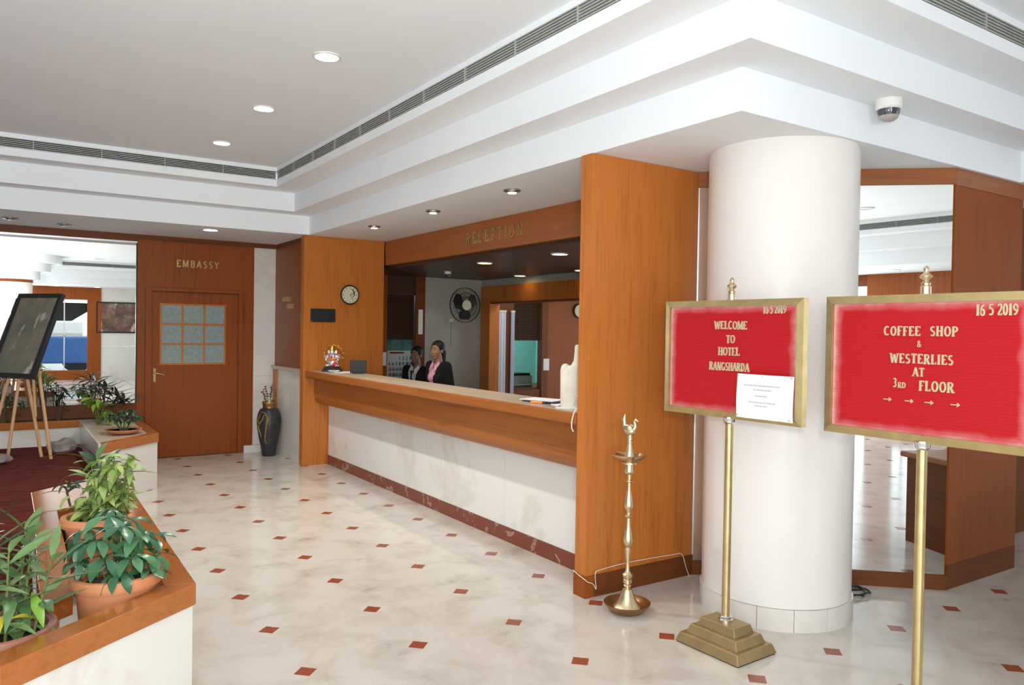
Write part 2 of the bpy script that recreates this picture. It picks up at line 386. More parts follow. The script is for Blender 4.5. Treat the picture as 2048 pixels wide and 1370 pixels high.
ceil = srt('ceiling')
T1 = [(-5.5, -13.5), (4.15, -13.5), (4.15, -7.03), (1.21, -7.03), (1.21, -0.65), (-5.5, -0.65)]
SG = [(1, 1), (-1, 1), (-1, -1), (-1, -1), (-1, -1), (1, -1)]
def off(d): return [(x + sx * d, y + sy * d) for (x, y), (sx, sy) in zip(T1, SG)]
T2, T3 = off(0.27), off(0.56)
for nm, (x0, x1, y0, y1) in {'a': (XL, XR, -0.65, 0.8), 'b': (1.21, XR, -7.03, -0.65), 'c': (4.15, XR, -13.5, -7.03), 'd': (XL, XR, YB - .1, -13.5), 'e': (XL, -5.5, -13.5, -0.65)}.items():
    MB().box(x0, x1, y0, y1, ZS, ZS + .05).build('soffit', 'ceiling_white', ceil)
def ringwall(P, z0, z1, name, mat='ceiling_white', sel=None):
    for i in range(6):
        a, b = P[i], P[(i + 1) % 6]
        MB().add([(*a, z0), (*b, z0), (*b, z1), (*a, z1)], [(3, 2, 1, 0)]).build(name, mat, ceil)
def ringflat(P, Q, z, name):
    m = MB()
    for i in range(6):
        j = (i + 1) % 6; m.add([(*P[i], z), (*P[j], z), (*Q[j], z), (*Q[i], z)], [(0, 1, 2, 3)][::-1])
    m.build(name, 'ceiling_white', ceil)
ringwall(off(.003), ZS - .001, Z2, 'fascia'); ringflat(T1, T2, Z2, 'step_soffit')
ringwall(T2, Z2, Z3, 'fascia'); ringflat(T2, T3, Z3, 'step_soffit')
ringwall(T3, Z3, 3.243, 'fascia'); ringwall(T3, 3.332, ZC, 'fascia')
MB().box(-5.3, 4.0, -13.3, -.85, ZC, ZC + .05).build('ceiling_panel', 'ceiling_white', ceil)
# linear air grilles in the top riser of the tray
for i in range(6):
    a, b = Vector((*T3[i], 0)), Vector((*T3[(i + 1) % 6], 0)); d = (b - a); L = d.length; d.normalize()
    n = Vector((-d.y, d.x, 0))
    side = ['behind the photographer', 'above the desk side', 'beside the red coffee shop sign', 'above the reception counter', 'above the mirror and the embassy door', 'on the lounge side'][i]
    g = thing('air_grille', 'long grey linear air grille in the ceiling tray ' + side, 'air vent', (a.x, a.y, 3.243), math.atan2(d.y, d.x), 'ceiling tray air grilles')
    MB().box(0, L, -.07, -.06, -.004, .093).build('backing', 'black_void', g)
    for k in range(6):
        z = 0.004 + k * 0.0162
        MB().box(0, L, -.05, .004, z, z + .0062).build('slat', 'grille_metal', g)
    nd = int(L / 0.55)
    for k in range(1, nd):
        x = L * k / nd; MB().box(x - .003, x + .003, -.03, .006, 0, .09).build('divider', 'grille_metal', g)

# far wall (mirror, door, marble strip)
wf = srt('wall_far')
MB().box(XL, 1.25, YF, YF + .15, 0, ZS).build('wall_slab', 'wall_white', wf)
MB().box(XL, -0.452, YF - .035, YF, 2.665, ZS).build('header_board', 'teak_dark', wf)
MB().box(-0.452, 1.24, YF - .045, YF, 2.69, ZS).build('header_board', 'teak_dark', wf)
MB().box(XL, -0.452, YF - .04, YF, 0.30, .70).build('mirror_sill_board', 'teak_dark', wf)
MB().box(.94, 1.24, YF - .02, YF, .095, 1.0).build('marble_slab', 'marble_white', wf)
MB().box(.94, 1.24, YF - .02, YF, 1.003, 2.05).build('marble_slab', 'marble_white', wf)
MB().box(.94, 1.24, YF - .02, YF, 2.053, 2.69).build('marble_slab', 'marble_white', wf)
MB().box(.825, 1.24, YF - .06, YF, 0, .093).build('skirting_slab', 'marble_white', wf)
mr = thing('wall_mirror', 'large wall mirror above the long planter, with aluminium top strip', 'mirror', (-3.3, YF, .70))
MB().box(-2.85, 2.848, -.012, -.002, .0, 1.945).build('mirror_pane', 'mirror_glass', mr)
MB().box(-2.85, 2.848, -.022, -.002, 1.945, 1.965).build('top_strip', 'alu', mr)
MB().box(-2.85, 2.848, -.02, -.002, -.012, .0).build('bottom_strip', 'alu', mr)
MB().box(2.836, 2.848, -.02, -.001, -.012, 1.965).build('side_strip', 'black_frame', mr)

dr = srt('door_1')
yp = YF - .03
MB().box(-.45, -.36, yp, YF, 0, 2.69).build('side_panel', 'teak_door', dr)
MB().box(.80, .94, yp, YF, 0, 2.69).build('side_panel', 'teak_door', dr)
MB().box(-.36, .80, yp, YF, 2.115, 2.69).build('over_panel', 'teak_door', dr)
for x0, x1 in ((-.36, -.288), (.745, .80)): MB().box(x0, x1, yp - .025, YF, 0, 2.115).build('jamb', 'teak_door', dr, bevel=.004)
MB().box(-.288, .745, yp - .025, YF, 2.072, 2.115).build('door_head', 'teak_door', dr, bevel=.004)
leaf = MB()
gx = [-.165, .075, .315, .555]; gz = [1.195, 1.43, 1.665, 1.90]
leaf.box(-.288, -.19, YF - .012, YF - .002, .008, 2.066); leaf.box(.585, .745, YF - .012, YF - .002, .008, 2.066)
leaf.box(-.19, .585, YF - .012, YF - .002, .008, 1.165); leaf.box(-.19, .585, YF - .012, YF - .002, 1.92, 2.066)
dl = leaf.build('door_leaf', 'teak_door', dr)
MB().box(-.36, .80, YF - .0015, YF - .0002, 0, 2.10).build('gap_shade_sheet', 'black_void', dr)  # black sheet added as the shade in the gap around the leaf
XX = [-.185, .071, .326, .581]; ZZ = [1.17, 1.42, 1.668, 1.915]
for k in range(4):
    MB().box(XX[k] - .011, XX[k] + .011, YF - .024, YF - .004, 1.16, 1.925).build('muntin', 'teak', dl)
    MB().box(-.19, .586, YF - .023, YF - .004, ZZ[k] - .011, ZZ[k] + .011).build('muntin', 'teak', dl)
for a in range(3):
    for b in range(3): MB().box(XX[a] + .01, XX[a + 1] - .01, YF - .012, YF - .006, ZZ[b] + .01, ZZ[b + 1] - .01).build('pane', 'pane_frosted', dl)
h = MB(); h.box(-.262, -.235, YF - .02, YF - .012, .95, 1.12); h.tube([(-.248, YF - .02, 1.06), (-.248, YF - .06, 1.06), (-.20, YF - .066, 1.055), (-.14, YF - .062, 1.035)], .010)
h.build('door_handle', 'brass_dull', dl, True)

# stroke lettering ------------------------------------------------
def arc(cx, cy, rx, ry, a0, a1, n=10):
    return [(cx + rx * math.cos(math.radians(a0 + (a1 - a0) * k / n)), cy + ry * math.sin(math.radians(a0 + (a1 - a0) * k / n))) for k in range(n + 1)]
TK, TN = .17, .10
GL = {
 'A': (.76, [([(.06, 0), (.38, 1)], TN), ([(.38, 1), (.68, 0)], TK), ([(.17, .34), (.56, .34)], TN)], [(.06, 0), (.68, 0)]),
 'B': (.66, [([(.14, 0), (.14, 1)], TK), ([(.14, .96)] + arc(.32, .75, .24, .21, 90, -90) + [(.14, .54)], TK * .8), ([(.14, .54)] + arc(.34, .29, .25, .25, 90, -90) + [(.14, .04)], TK * .8)], []),
 'C': (.72, [(arc(.39, .5, .29, .46, 48, 312, 16), TK * .8)], []),
 'D': (.74, [([(.14, 0), (.14, 1)], TK), ([(.14, .95)] + arc(.30, .5, .32, .45, 90, -90, 12) + [(.14, .05)], TK * .8)], []),
 'E': (.64, [([(.14, 0), (.14, 1)], TK), ([(.14, .95), (.56, .95), (.56, .80)], TN), ([(.14, .5), (.44, .5)], TN), ([(.14, .05), (.58, .05), (.58, .22)], TN)], []),
 'F': (.60, [([(.14, 0), (.14, 1)], TK), ([(.14, .95), (.54, .95), (.54, .80)], TN), ([(.14, .5), (.42, .5)], TN)], [(.14, 0)]),
 'G': (.76, [(arc(.39, .5, .29, .46, 50, 320, 16), TK * .8), ([(.63, .42), (.63, .05)], TK), ([(.48, .42), (.72, .42)], TN)], []),
 'H': (.80, [([(.16, 0), (.16, 1)], TK), ([(.64, 0), (.64, 1)], TK), ([(.16, .5), (.64, .5)], TN)], [(.16, 0), (.16, 1), (.64, 0), (.64, 1)]),
 'I': (.36, [([(.18, 0), (.18, 1)], TK)], [(.18, 0), (.18, 1)]),
 'L': (.60, [([(.14, 0), (.14, 1)], TK), ([(.14, .05), (.54, .05), (.54, .24)], TN)], [(.14, 1)]),
 'M': (.92, [([(.12, 0), (.12, 1)], TN), ([(.14, 1), (.46, .06)], TK), ([(.46, .06), (.76, 1)], TN), ([(.78, 0), (.78, 1)], TK)], [(.12, 0), (.78, 0)]),
 'N': (.80, [([(.14, 0), (.14, 1)], TN), ([(.12, 1), (.66, 0)], TK), ([(.66, 0), (.66, 1)], TN)], [(.14, 0), (.66, 1)]),
 'O': (.78, [(arc(.39, .5, .29, .46, 0, 360, 24), TK * .85)], []),
 'P': (.64, [([(.14, 0), (.14, 1)], TK), ([(.14, .96)] + arc(.32, .72, .24, .24, 90, -90) + [(.14, .48)], TK * .8)], [(.14, 0)]),
 'R': (.74, [([(.14, 0), (.14, 1)], TK), ([(.14, .96)] + arc(.32, .74, .23, .22, 90, -90) + [(.14, .52)], TK * .8), ([(.34, .52), (.62, 0)], TK)], [(.14, 0), (.64, 0)]),
 'S': (.58, [(arc(.29, .73, .19, .22, 35, 270, 10) + arc(.29, .27, .20, .23, 90, -145, 10), TK * .8)], []),
 'T': (.68, [([(.34, 0), (.34, 1)], TK), ([(.06, .80), (.06, .95), (.62, .95), (.62, .80)], TN)], [(.34, 0)]),
 'U': (.78, [([(.15, 1), (.15, .3)] + arc(.39, .3, .24, .26, 180, 360) + [(.63, 1)], TK * .75)], [(.15, 1), (.63, 1)]),
 'W': (1.04, [([(.08, 1), (.30, 0)], TK), ([(.30, 0), (.52, .92)], TN), ([(.50, .92), (.74, 0)], TK), ([(.74, 0), (.96, 1)], TN)], [(.08, 1), (.96, 1)]),
 'Y': (.72, [([(.08, 1), (.36, .5)], TK), ([(.64, 1), (.36, .5)], TN), ([(.36, .5), (.36, 0)], TK)], [(.36, 0)]),
 '0': (.56, [(arc(.28, .5, .19, .46, 0, 360, 20), TK * .75)], []),
 '1': (.44, [([(.22, 0), (.22, 1)], TK), ([(.08, .84), (.22, .96)], TN)], [(.22, 0)]),
 '2': (.56, [(arc(.27, .72, .19, .24, 160, -30, 10) + [(.10, .08)], TK * .7), ([(.08, .06), (.50, .06), (.50, .2)], TK * .6)], []),
 '3': (.54, [(arc(.25, .74, .18, .22, 140, -90, 9), TK * .7), (arc(.25, .27, .20, .24, 90, -140, 9), TK * .7)], []),
 '4': (.58, [([(.40, 0), (.40, 1), (.06, .30), (.54, .30)], TK * .6)], []),
 '5': (.54, [([(.46, .94), (.14, .94), (.12, .54)] + arc(.25, .32, .21, .28, 110, -140, 10), TK * .7)], []),
 '6': (.56, [([(.44, .92)] + arc(.36, .40, .27, .5, 110, 180, 6) + arc(.28, .30, .19, .26, 180, 540, 16), TK * .7)], []),
 '7': (.52, [([(.06, .94), (.46, .94), (.20, 0)], TK * .7)], []),
 '8': (.56, [(arc(.28, .74, .17, .22, 0, 360, 16), TK * .7), (arc(.28, .27, .20, .25, 0, 360, 16), TK * .7)], []),
 '9': (.56, [([(.12, .08)] + arc(.20, .60, .27, .5, -70, 0, 6) + arc(.28, .70, .19, .26, 0, 360, 16), TK * .7)], []),
 '&': (.78, [([(.70, .02), (.22, .62)] + arc(.32, .78, .14, .18, 200, -20, 8) + [(.18, .38)] + arc(.32, .24, .20, .22, 150, 340, 8) + [(.66, .48)], TK * .6)], []),
 '>': (1.5, [([(.0, .5), (1.3, .5)], .16), ([(.92, .78), (1.34, .5), (.92, .22)], .14)], []),
}
def glyph(ch, size, depth, serif=True, wx=1.0, bold=1.0):
    """mesh of one character: x right, z up, front towards -y"""
    adv, strokes, ser = GL[ch]; m = MB()
    st = [(p, (wd if serif else TK * .95) * bold) for p, wd in strokes]
    if serif: st += [([(x - .15, .03 if z == 0 else .97), (x + .15, .03 if z == 0 else .97)], TN) for x, z in ser]
    for q, (pts, wd) in enumerate(st):
        P = [Vector((x * wx, z)) * size for x, z in pts]; n = len(P); Lf = []; Rt = []
        for i in range(n):
            d = P[min(i + 1, n - 1)] - P[max(i - 1, 0)]
            if d.length < 1e-9: d = Vector((1, 0))
            d.normalize(); nn = Vector((-d.y, d.x)); k = wd
            if serif and wd > TN * 1.5 and n > 3: k = TN * bold + (wd - TN * bold) * abs(d.y)
            Lf.append(P[i] + nn * k * size / 2); Rt.append(P[i] - nn * k * size / 2)
        e = depth * (1 + .02 * q)
        vs_ = []
        for a, b in zip(Lf, Rt): vs_ += [(a.x, -e, a.y), (b.x, -e, b.y), (a.x, 0, a.y), (b.x, 0, b.y)]
        fs = []
        for i in range(n - 1):
            o = 4 * i; fs += [(o, o + 1, o + 5, o + 4), (o, o + 4, o + 6, o + 2), (o + 1, o + 3, o + 7, o + 5)]
        fs += [(0, 2, 3, 1), (4 * n - 4, 4 * n - 3, 4 * n - 1, 4 * n - 2)]
        m.add(vs_, fs)
    return m, adv * size * wx
def textwidth(s, size, wx=1.0, space=.4, track=.04):
    return sum((space if c == ' ' else GL[c][0] * wx + track) * size for c in s) - track * size
def letters(s, parent, x, z, size, depth, mat, y=0.0, center=False, serif=True, wx=1.0, bold=1.0, track=.04, space=.4, base=None, jitter=0.0):
    base = base or Matrix.Identity(4)
    if center: x -= textwidth(s, size, wx, space, track) / 2
    for c in s:
        if c == ' ': x += space * size; continue
        m, adv = glyph(c, size, depth, serif, wx, bold)
        m.build('letter' if c.isalpha() else ('arrow' if c == '>' else 'numeral' if c.isdigit() else 'symbol'), mat, parent, matrix=base @ Matrix.Translation((x, y, z + random.uniform(-jitter, jitter))))
        x += adv + track * size
emb = thing('room_name_lettering', 'brass capital letters reading EMBASSY above the wooden door', 'sign', (-.011, yp, 2.385))
letters('EMBASSY', emb, 0, 0, .085, .010, 'letter_brass_dim', serif=False, wx=.93, track=.24)

# ------------------------------------------------------------------ side wall between marble strip and reception (x = 1.24)
ws = srt('wall_side')
MB().box(1.24, 1.40, -.5, YF, 0, ZS).build('wall_slab', 'wall_white', ws)
MB().box(1.225, 1.24, -.5, .74, 1.145, 2.69).build('wood_panel', 'teak_door', ws)
MB().box(1.225, 1.24, -.5, .72, 2.69, ZS).build('header_board', 'teak_dark', ws)
MB().box(1.20, 1.24, .57, .735, .0, 1.10).build('corner_post', 'teak', ws)
MB().box(1.215, 1.24, -.5, .57, .10, 1.10).build('marble_slab', 'marble_white', ws)
MB().box(1.205, 1.24, -.5, .57, .0, .098).build('skirting_slab', 'marble_white', ws)
MB().box(1.17, 1.24, -.5, .735, 1.10, 1.145).build('ledge', 'counter_laminate', ws, bevel=.004)
bc = thing('wall_lettering', 'small dull metal letters in two lines on the dark panel above the vase', 'sign', (1.225, 0, 0))
RZ = Matrix.Rotation(-PI / 2, 4, 'Z')
letters('BUSINESS', bc, 0, 0, .055, .006, 'letter_brass_dim', serif=False, wx=1.0, track=.2, base=Matrix.Translation((0, .40, 1.985)) @ RZ)
letters('CENTRE', bc, 0, 0, .055, .006, 'letter_brass_dim', serif=False, wx=1.0, track=.2, base=Matrix.Translation((0, .24, 1.89)) @ RZ)

# ------------------------------------------------------------------ reception block
fl = thing('wood_partition', 'teak panelled partition with the clock and black plaque, at the far end of the counter', 'partition', (1.17, -.6, 0))
MB().box(0, 1.02, 0, .10, 0, ZS - .002).build('panel', 'teak', fl)
MB().box(-.006, .03, -.006, .10, 0, ZS - .002).build('edge_strip', 'teak', fl)
fr = thing('wood_partition', 'tall teak partition at the near end of the counter, behind the brass oil lamp', 'partition', (1.195, -5.9, 0))
MB().box(.06, .935, 0, .10, 0, ZS - .002).build('panel', 'teak', fr)
MB().box(0, .06, -.004, .104, 0, ZS - .002).build('edge_strip', 'teak', fr)
MB().box(.061, .935, -.012, 0, 0, .135).build('plinth', 'teak_dark', fr)
MB().box(-.010, .061, -.012, .104, 0, .135).build('plinth', 'teak_door', fr)

ct = thing('reception_counter', 'long reception counter of white marble with wooden apron and pale top', 'counter', (1.487, -3.2, 0))
oy = 3.2
def cb(x0, x1, y0, y1, z0, z1): return MB().box(x0 - 1.487, x1 - 1.487, y0 + oy, y1 + oy, z0, z1)
JY = [-.609, -1.575, -2.56, -3.545, -4.525, -5.5, -5.788]
cb(1.50, 1.56, -5.788, -.608, 0, 1.07).build('body', 'teak_dark', ct)
for k in range(6):
    cb(1.487, 1.502, JY[k] - .0015, JY[k + 1] + .0015, .113, .76).build('marble_slab', 'marble_counter', ct)
SK = [-.609, -1.3, -2.35, -3.34, -4.3, -5.2, -5.788]
for k in range(6): cb(1.479, 1.502, SK[k] - .001, SK[k + 1] + .001, 0, .111).build('skirting_slab', 'marble_red', ct)
ap = [(1.50, 1.066), (1.305, 1.066), (1.305, .83), (1.315, .785), (1.345, .75), (1.39, .737), (1.50, .735)]
MB().extr([(a - 1.487, b) for a, b in ap], -5.788 + oy, -.608 + oy).build('apron', 'teak_h', ct, True)
cb(1.185, 1.225, -5.788, -.608, 1.066, 1.136).build('nosing', 'teak_h', ct, bevel=.006)
cb(1.225, 1.63, -5.788, -.608, 1.066, 1.139).build('top', 'counter_laminate', ct)
cb(1.225, 1.30, -5.788, -.608, 1.05, 1.066).build('nosing_back', 'teak_h', ct)
dk = thing('staff_desk', 'low brown work desk behind the reception counter', 'desk', (1.9, -3.2, 0))
MB().box(-.33, .18, -2.55, 2.55, .70, .74).build('desk_top', 'teak_dark', dk)
for yy in (-2.5, -.8, .8, 2.5): MB().box(-.3, .15, yy - .02, yy + .02, 0, .70).build('leg_panel', 'teak_dark', dk)

hd = thing('fascia_board', 'wooden fascia board over the reception opening', 'fascia', (2.2, -3.2, 2.45))
MB().box(0, .08, -2.578, 2.59, 0, ZS - 2.452).build('board', 'teak_h', hd)
rc = thing('reception_lettering', 'dim brass letters reading RECEPTION on the wooden fascia', 'sign', (2.2, -2.65, 2.535))
letters('RECEPTION', rc, 0, 0, .118, .012, 'letter_brass_dim', serif=False, wx=.95, track=.39, base=RZ, bold=.75)

YR, XM = .5, 4.3
ri = srt('wall_reception_back')
MB().box(3.325, XM, YR, YR + .1, 0, ZS).build('wall_slab', 'grey_wall', ri)
MB().box(3.18, 3.325, YR - .03, YR + .1, 0, ZS).build('wood_post', 'teak_dark', ri)
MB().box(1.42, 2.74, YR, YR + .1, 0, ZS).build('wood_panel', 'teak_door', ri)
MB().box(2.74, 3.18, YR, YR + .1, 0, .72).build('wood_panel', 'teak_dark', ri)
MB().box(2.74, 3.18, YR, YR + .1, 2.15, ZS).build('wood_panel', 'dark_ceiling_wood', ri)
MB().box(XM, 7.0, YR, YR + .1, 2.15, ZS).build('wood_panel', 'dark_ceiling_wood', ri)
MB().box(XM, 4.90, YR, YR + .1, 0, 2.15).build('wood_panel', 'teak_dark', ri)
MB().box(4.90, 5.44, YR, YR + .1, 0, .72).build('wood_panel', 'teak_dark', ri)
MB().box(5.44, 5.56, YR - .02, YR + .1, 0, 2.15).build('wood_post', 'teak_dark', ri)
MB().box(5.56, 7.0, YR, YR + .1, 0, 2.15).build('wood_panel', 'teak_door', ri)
rs_ = srt('wall_reception_side')
MB().box(XM, XM + .1, .19, YR, 0, ZS).build('wall_slab', 'grey_wall', rs_)
MB().box(XM, XM + .1, -2.99, .19, 2.075, ZS).build('wall_slab', 'grey_wall', rs_)
MB().box(XM, XM + .1, -2.99, .19, 0, .68).build('wall_slab', 'grey_wall', rs_)
MB().box(XM, XM + .1, -5.78, -2.99, 0, ZS).build('wall_slab', 'grey_wall', rs_)
re_ = srt('wall_reception_end')
MB().box(2.14, XM, -5.80, -5.782, 0, ZS).build('end_panel', 'teak_dark', re_)
MB().box(XM + .1, 7.0, -3.1, -3.0, 0, ZS).build('end_panel', 'teak_dark', re_)
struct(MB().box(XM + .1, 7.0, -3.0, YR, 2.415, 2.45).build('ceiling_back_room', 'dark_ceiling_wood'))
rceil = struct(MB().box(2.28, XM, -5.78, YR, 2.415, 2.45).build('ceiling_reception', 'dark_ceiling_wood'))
# small office seen through the hatch
of = srt('wall_office')
MB().box(1.42, 6.9, 2.6, 2.7, 0, 2.4).build('wall_slab', 'office_teal', of)
MB().box(1.42, 1.5, .61, 2.6, 0, 2.4).build('wall_slab', 'office_teal', of)
MB().box(6.82, 6.9, .61, 2.6, 0, 2.4).build('wall_slab', 'office_teal', of)
MB().box(1.42, 6.9, .61, 2.7, 2.4, 2.45).build('ceiling_slab', 'wall_white', of)
MB().box(4.2, 4.3, 1.3, 2.6, 0, 2.4).build('wall_slab', 'office_teal', of)
light('office_tube', 'AREA', (2.9, 1.9, 2.3), 9, (0.70, 0.95, 1.0), (3.0, 1.0, 0), shape='RECTANGLE', size=.9, size_y=.1)
light('office_tube', 'AREA', (5.3, 1.9, 2.3), 16, (0.55, 1.0, 0.95), (5.3, 2.4, 0), shape='RECTANGLE', size=.9, size_y=.1)
light('back_room_fill', 'AREA', (4.85, -.5, 2.38), 2.6, (0.95, 0.97, 1.0), (4.75, .5, 1.2), shape='RECTANGLE', size=.6, size_y=.08)  # unseen light added to brighten the curtain strips
hw = srt('window_1')
for bx, hwid, lab in ((2.96, .215, 'dark slatted blind half lowered over the hatch behind the seated man'), (5.17, .265, 'dark slatted blind half lowered over the hatch seen through the framed opening')):
    bl = thing('roller_blind', lab, 'blind', (bx, YR + .03, 2.15), 0, 'slatted blinds')
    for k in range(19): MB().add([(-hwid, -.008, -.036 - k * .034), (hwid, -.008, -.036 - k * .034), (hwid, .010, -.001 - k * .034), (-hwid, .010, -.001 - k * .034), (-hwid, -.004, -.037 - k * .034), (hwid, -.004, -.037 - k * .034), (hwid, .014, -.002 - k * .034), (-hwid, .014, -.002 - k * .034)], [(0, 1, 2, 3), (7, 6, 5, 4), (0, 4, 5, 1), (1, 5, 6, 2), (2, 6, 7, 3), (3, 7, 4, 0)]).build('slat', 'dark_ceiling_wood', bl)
    for s_ in (-.15, .15): MB().box(s_ - .004, s_ + .004, -.007, -.003, -.66, 0).build('tape', 'black_plastic', bl)
    MB().box(bx - hwid, bx + hwid, YR + .055, YR + .059, .74, 1.5).build('pane', 'glass', hw)
    MB().box(bx - hwid - .002, bx + hwid + .002, YR + .045, YR + .07, .721, .745).build('window_sill', 'teak_dark', hw)
for x0, x1, lab in ((4.50, 4.735, 'wider pale curtain strip beyond the framed opening'), (4.832, 4.895, 'narrow pale curtain strip beyond the framed opening')):
    cu = thing('curtain_strip', lab, 'curtain', ((x0 + x1) / 2, YR - .03, .02), 0, 'pale curtain strips')
    n = 24; P = []
    for i in range(n + 1):
        x = (x0 - x1) / 2 + (x1 - x0) * i / n; y = .012 * math.sin(i * 1.05); P += [(x, y, 0), (x, y, 1.92)]
    Q = [(x, y + .004, z) for x, y, z in P]; m_ = 2 * (n + 1)
    MB().add(P + Q, [(2 * i, 2 * i + 2, 2 * i + 3, 2 * i + 1) for i in range(n)] + [(m_ + 2 * i, m_ + 2 * i + 1, m_ + 2 * i + 3, m_ + 2 * i + 2) for i in range(n)]).build('cloth', 'curtain_white', cu, True)
    MB().box((x0 - x1) / 2 - .005, (x1 - x0) / 2 + .005, -.012, .022, 1.92, 1.95).build('heading', 'cream_plastic', cu)
cl = thing('wall_calendar', 'large white calendar sheet with blue dates in the office hatch', 'calendar', (3.155, .93, .72))
MB().box(-.215, .215, 0, .006, .12, .78).build('sheet', 'paper', cl)
MB().box(-.215, .215, -.002, 0, .61, .78).build('picture', 'calendar_teal', cl)
MB().box(-.17, .06, -.002, 0, .565, .59).build('month_band', 'calendar_red', cl)
for r_ in range(4): MB().box(-.20, .20, -.0015, 0, .155 + r_ * .085, .158 + r_ * .085).build('rule', 'calendar_blue', cl)
for d in range(1, 32):
    c_ = (d + 2) % 7; r_ = (d + 2) // 7
    letters(str(d), cl, -.185 + c_ * .056, .47 - r_ * .082, .05, .0015, 'calendar_red' if c_ == 0 else 'calendar_blue', serif=False, wx=.75, bold=1.2)
MB().box(-.25, .25, .03, .05, 0, .82).build('stand_board', 'printer_grey', cl); MB().box(-.25, .25, -.1, .1, -.0, .02).build('stand_foot', 'printer_grey', cl)
od = thing('office_desk', 'dark desk inside the office behind the hatch', 'desk', (2.6, 1.45, 0))
MB().box(-1.05, 1.2, -.75, .75, .68, .72).build('desk_top', 'teak_dark', od)
for xx in (-1.0, 1.15): MB().box(xx - .03, xx + .03, -.7, .7, 0, .68).build('leg_panel', 'teak_dark', od)
od2 = thing('office_desk', 'dark desk behind the hatch seen through the framed opening', 'desk', (5.5, 1.25, 0))
MB().box(-.9, .9, -.5, .5, .68, .72).build('desk_top', 'teak_dark', od2)
for xx in (-.85, .85): MB().box(xx - .03, xx + .03, -.45, .45, 0, .68).build('leg_panel', 'teak_dark', od2)
pn = thing('printer', 'grey printer on the desk behind the far hatch', 'printer', (5.28, 1.0, .72))
MB().box(-.22, .22, -.18, .18, .0, .20).build('body', 'printer_grey', pn, bevel=.01); MB().box(-.19, .19, -.16, .16, .20, .24).build('lid', 'black_plastic', pn); MB().box(-.15, .15, -.26, -.17, .05, .06).build('tray', 'white_plastic', pn)

# framed opening in the reception's side wall
fm = thing('framed_opening', 'teak framed opening in the side wall behind the reception counter', 'window frame', (XM, -1.25, .7))
MB().box(-.04, -.002, 1.44, 1.70, -.2, 1.615).build('frame_side', 'teak', fm); MB().box(-.04, -.002, -2.0, -1.74, -.2, 1.615).build('frame_side', 'teak', fm)
MB().box(-.04, -.002, -1.74, 1.44, 1.375, 1.615).build('frame_top', 'teak', fm); MB().box(-.04, -.002, -1.74, 1.44, -.2, -.02).build('frame_bottom', 'teak', fm)
for a, b in ((1.415, 1.438), (-1.738, -1.715)): MB().box(-.055, .12, a, b, -.018, 1.373).build('bead', 'teak', fm)
MB().box(-.05, .12, -1.715, 1.415, 1.35, 1.373).build('bead', 'teak_dark', fm)

# switch plates, clocks
def clock(loc, rz, label):
    c = thing('wall_clock', label, 'clock', loc, rz, 'wall clocks')
    R = Matrix.Rotation(PI / 2, 4, 'X')
    MB().lathe([(.10, 0), (.118, .012), (.122, .025), (.112, .034), (.104, .030)], seg=40, cap=False).build('rim', 'black_plastic', c, True, matrix=R)
    MB().lathe([(.106, .005), (.106, .027)], seg=40).build('face', 'cream_plastic', c, matrix=R)
    mk = MB()
    for k in range(12):
        a = k * PI / 6; cx, cz = .088 * math.sin(a), .088 * math.cos(a); mk.box(cx - .004, cx + .004, -.030, -.028, cz - .006, cz + .006)
    mk.build('hour_marks', 'black_plastic', c)
    MB().tube([(0, -.032, 0), (.045, -.032, .025)], .0035, 6).build('hour_hand', 'black_plastic', c)
    MB().tube([(0, -.034, 0), (.035, -.034, -.062)], .0025, 6).build('minute_hand', 'black_plastic', c)
    dp = [( .055 * math.cos(a), -.029, .015 + .055 * math.sin(a)) for a in [(-60 + 150 * k / 12) * PI / 180 for k in range(13)]]
    MB().tube(dp, [.0005 + .007 * math.sin(PI * k / 12) for k in range(13)], 6).build('dial_emblem', 'black_plastic', c)
clock((1.73, -.606, 2.06), 0, 'round cream wall clock with black rim on the partition by the figurine')
clock((6.20, YR, 2.00), 0, 'round clock half hidden by the near partition, beyond the framed opening')
def plate(loc, w_, h_, label, mat='white_plastic'):
    o = thing('switch_plate', label, 'switch plate', loc); MB().box(-w_ / 2, w_ / 2, -.008, 0, 0, h_).build('plate', mat, o, bevel=.002); MB().box(-w_ / 6, w_ / 6, -.012, -.008, h_ * .4, h_ * .6).build('rocker', mat, o)
plate((2.70, YR, 1.13), .06, .19, 'white switch plate beside the hatch and calendar')
plate((5.53, YR - .02, 1.02), .115, .19, 'white switch plate on the dark post beyond the framed opening')
plate((3.25, YR - .03, 1.58), .07, .36, 'pale notice strip on the dark post beside the fan wall')
bp = thing('name_plaque', 'black rectangular plaque on the teak partition below the clock', 'plaque', (1.40, -.606, 1.72))
MB().box(-.155, .155, -.012, 0, 0, .16).build('plate', 'black_plastic', bp, bevel=.006)
for sx in (-.14, .14): MB().ball((sx, -.013, .015), .005, 8, 6).build('screw', 'brass', bp)

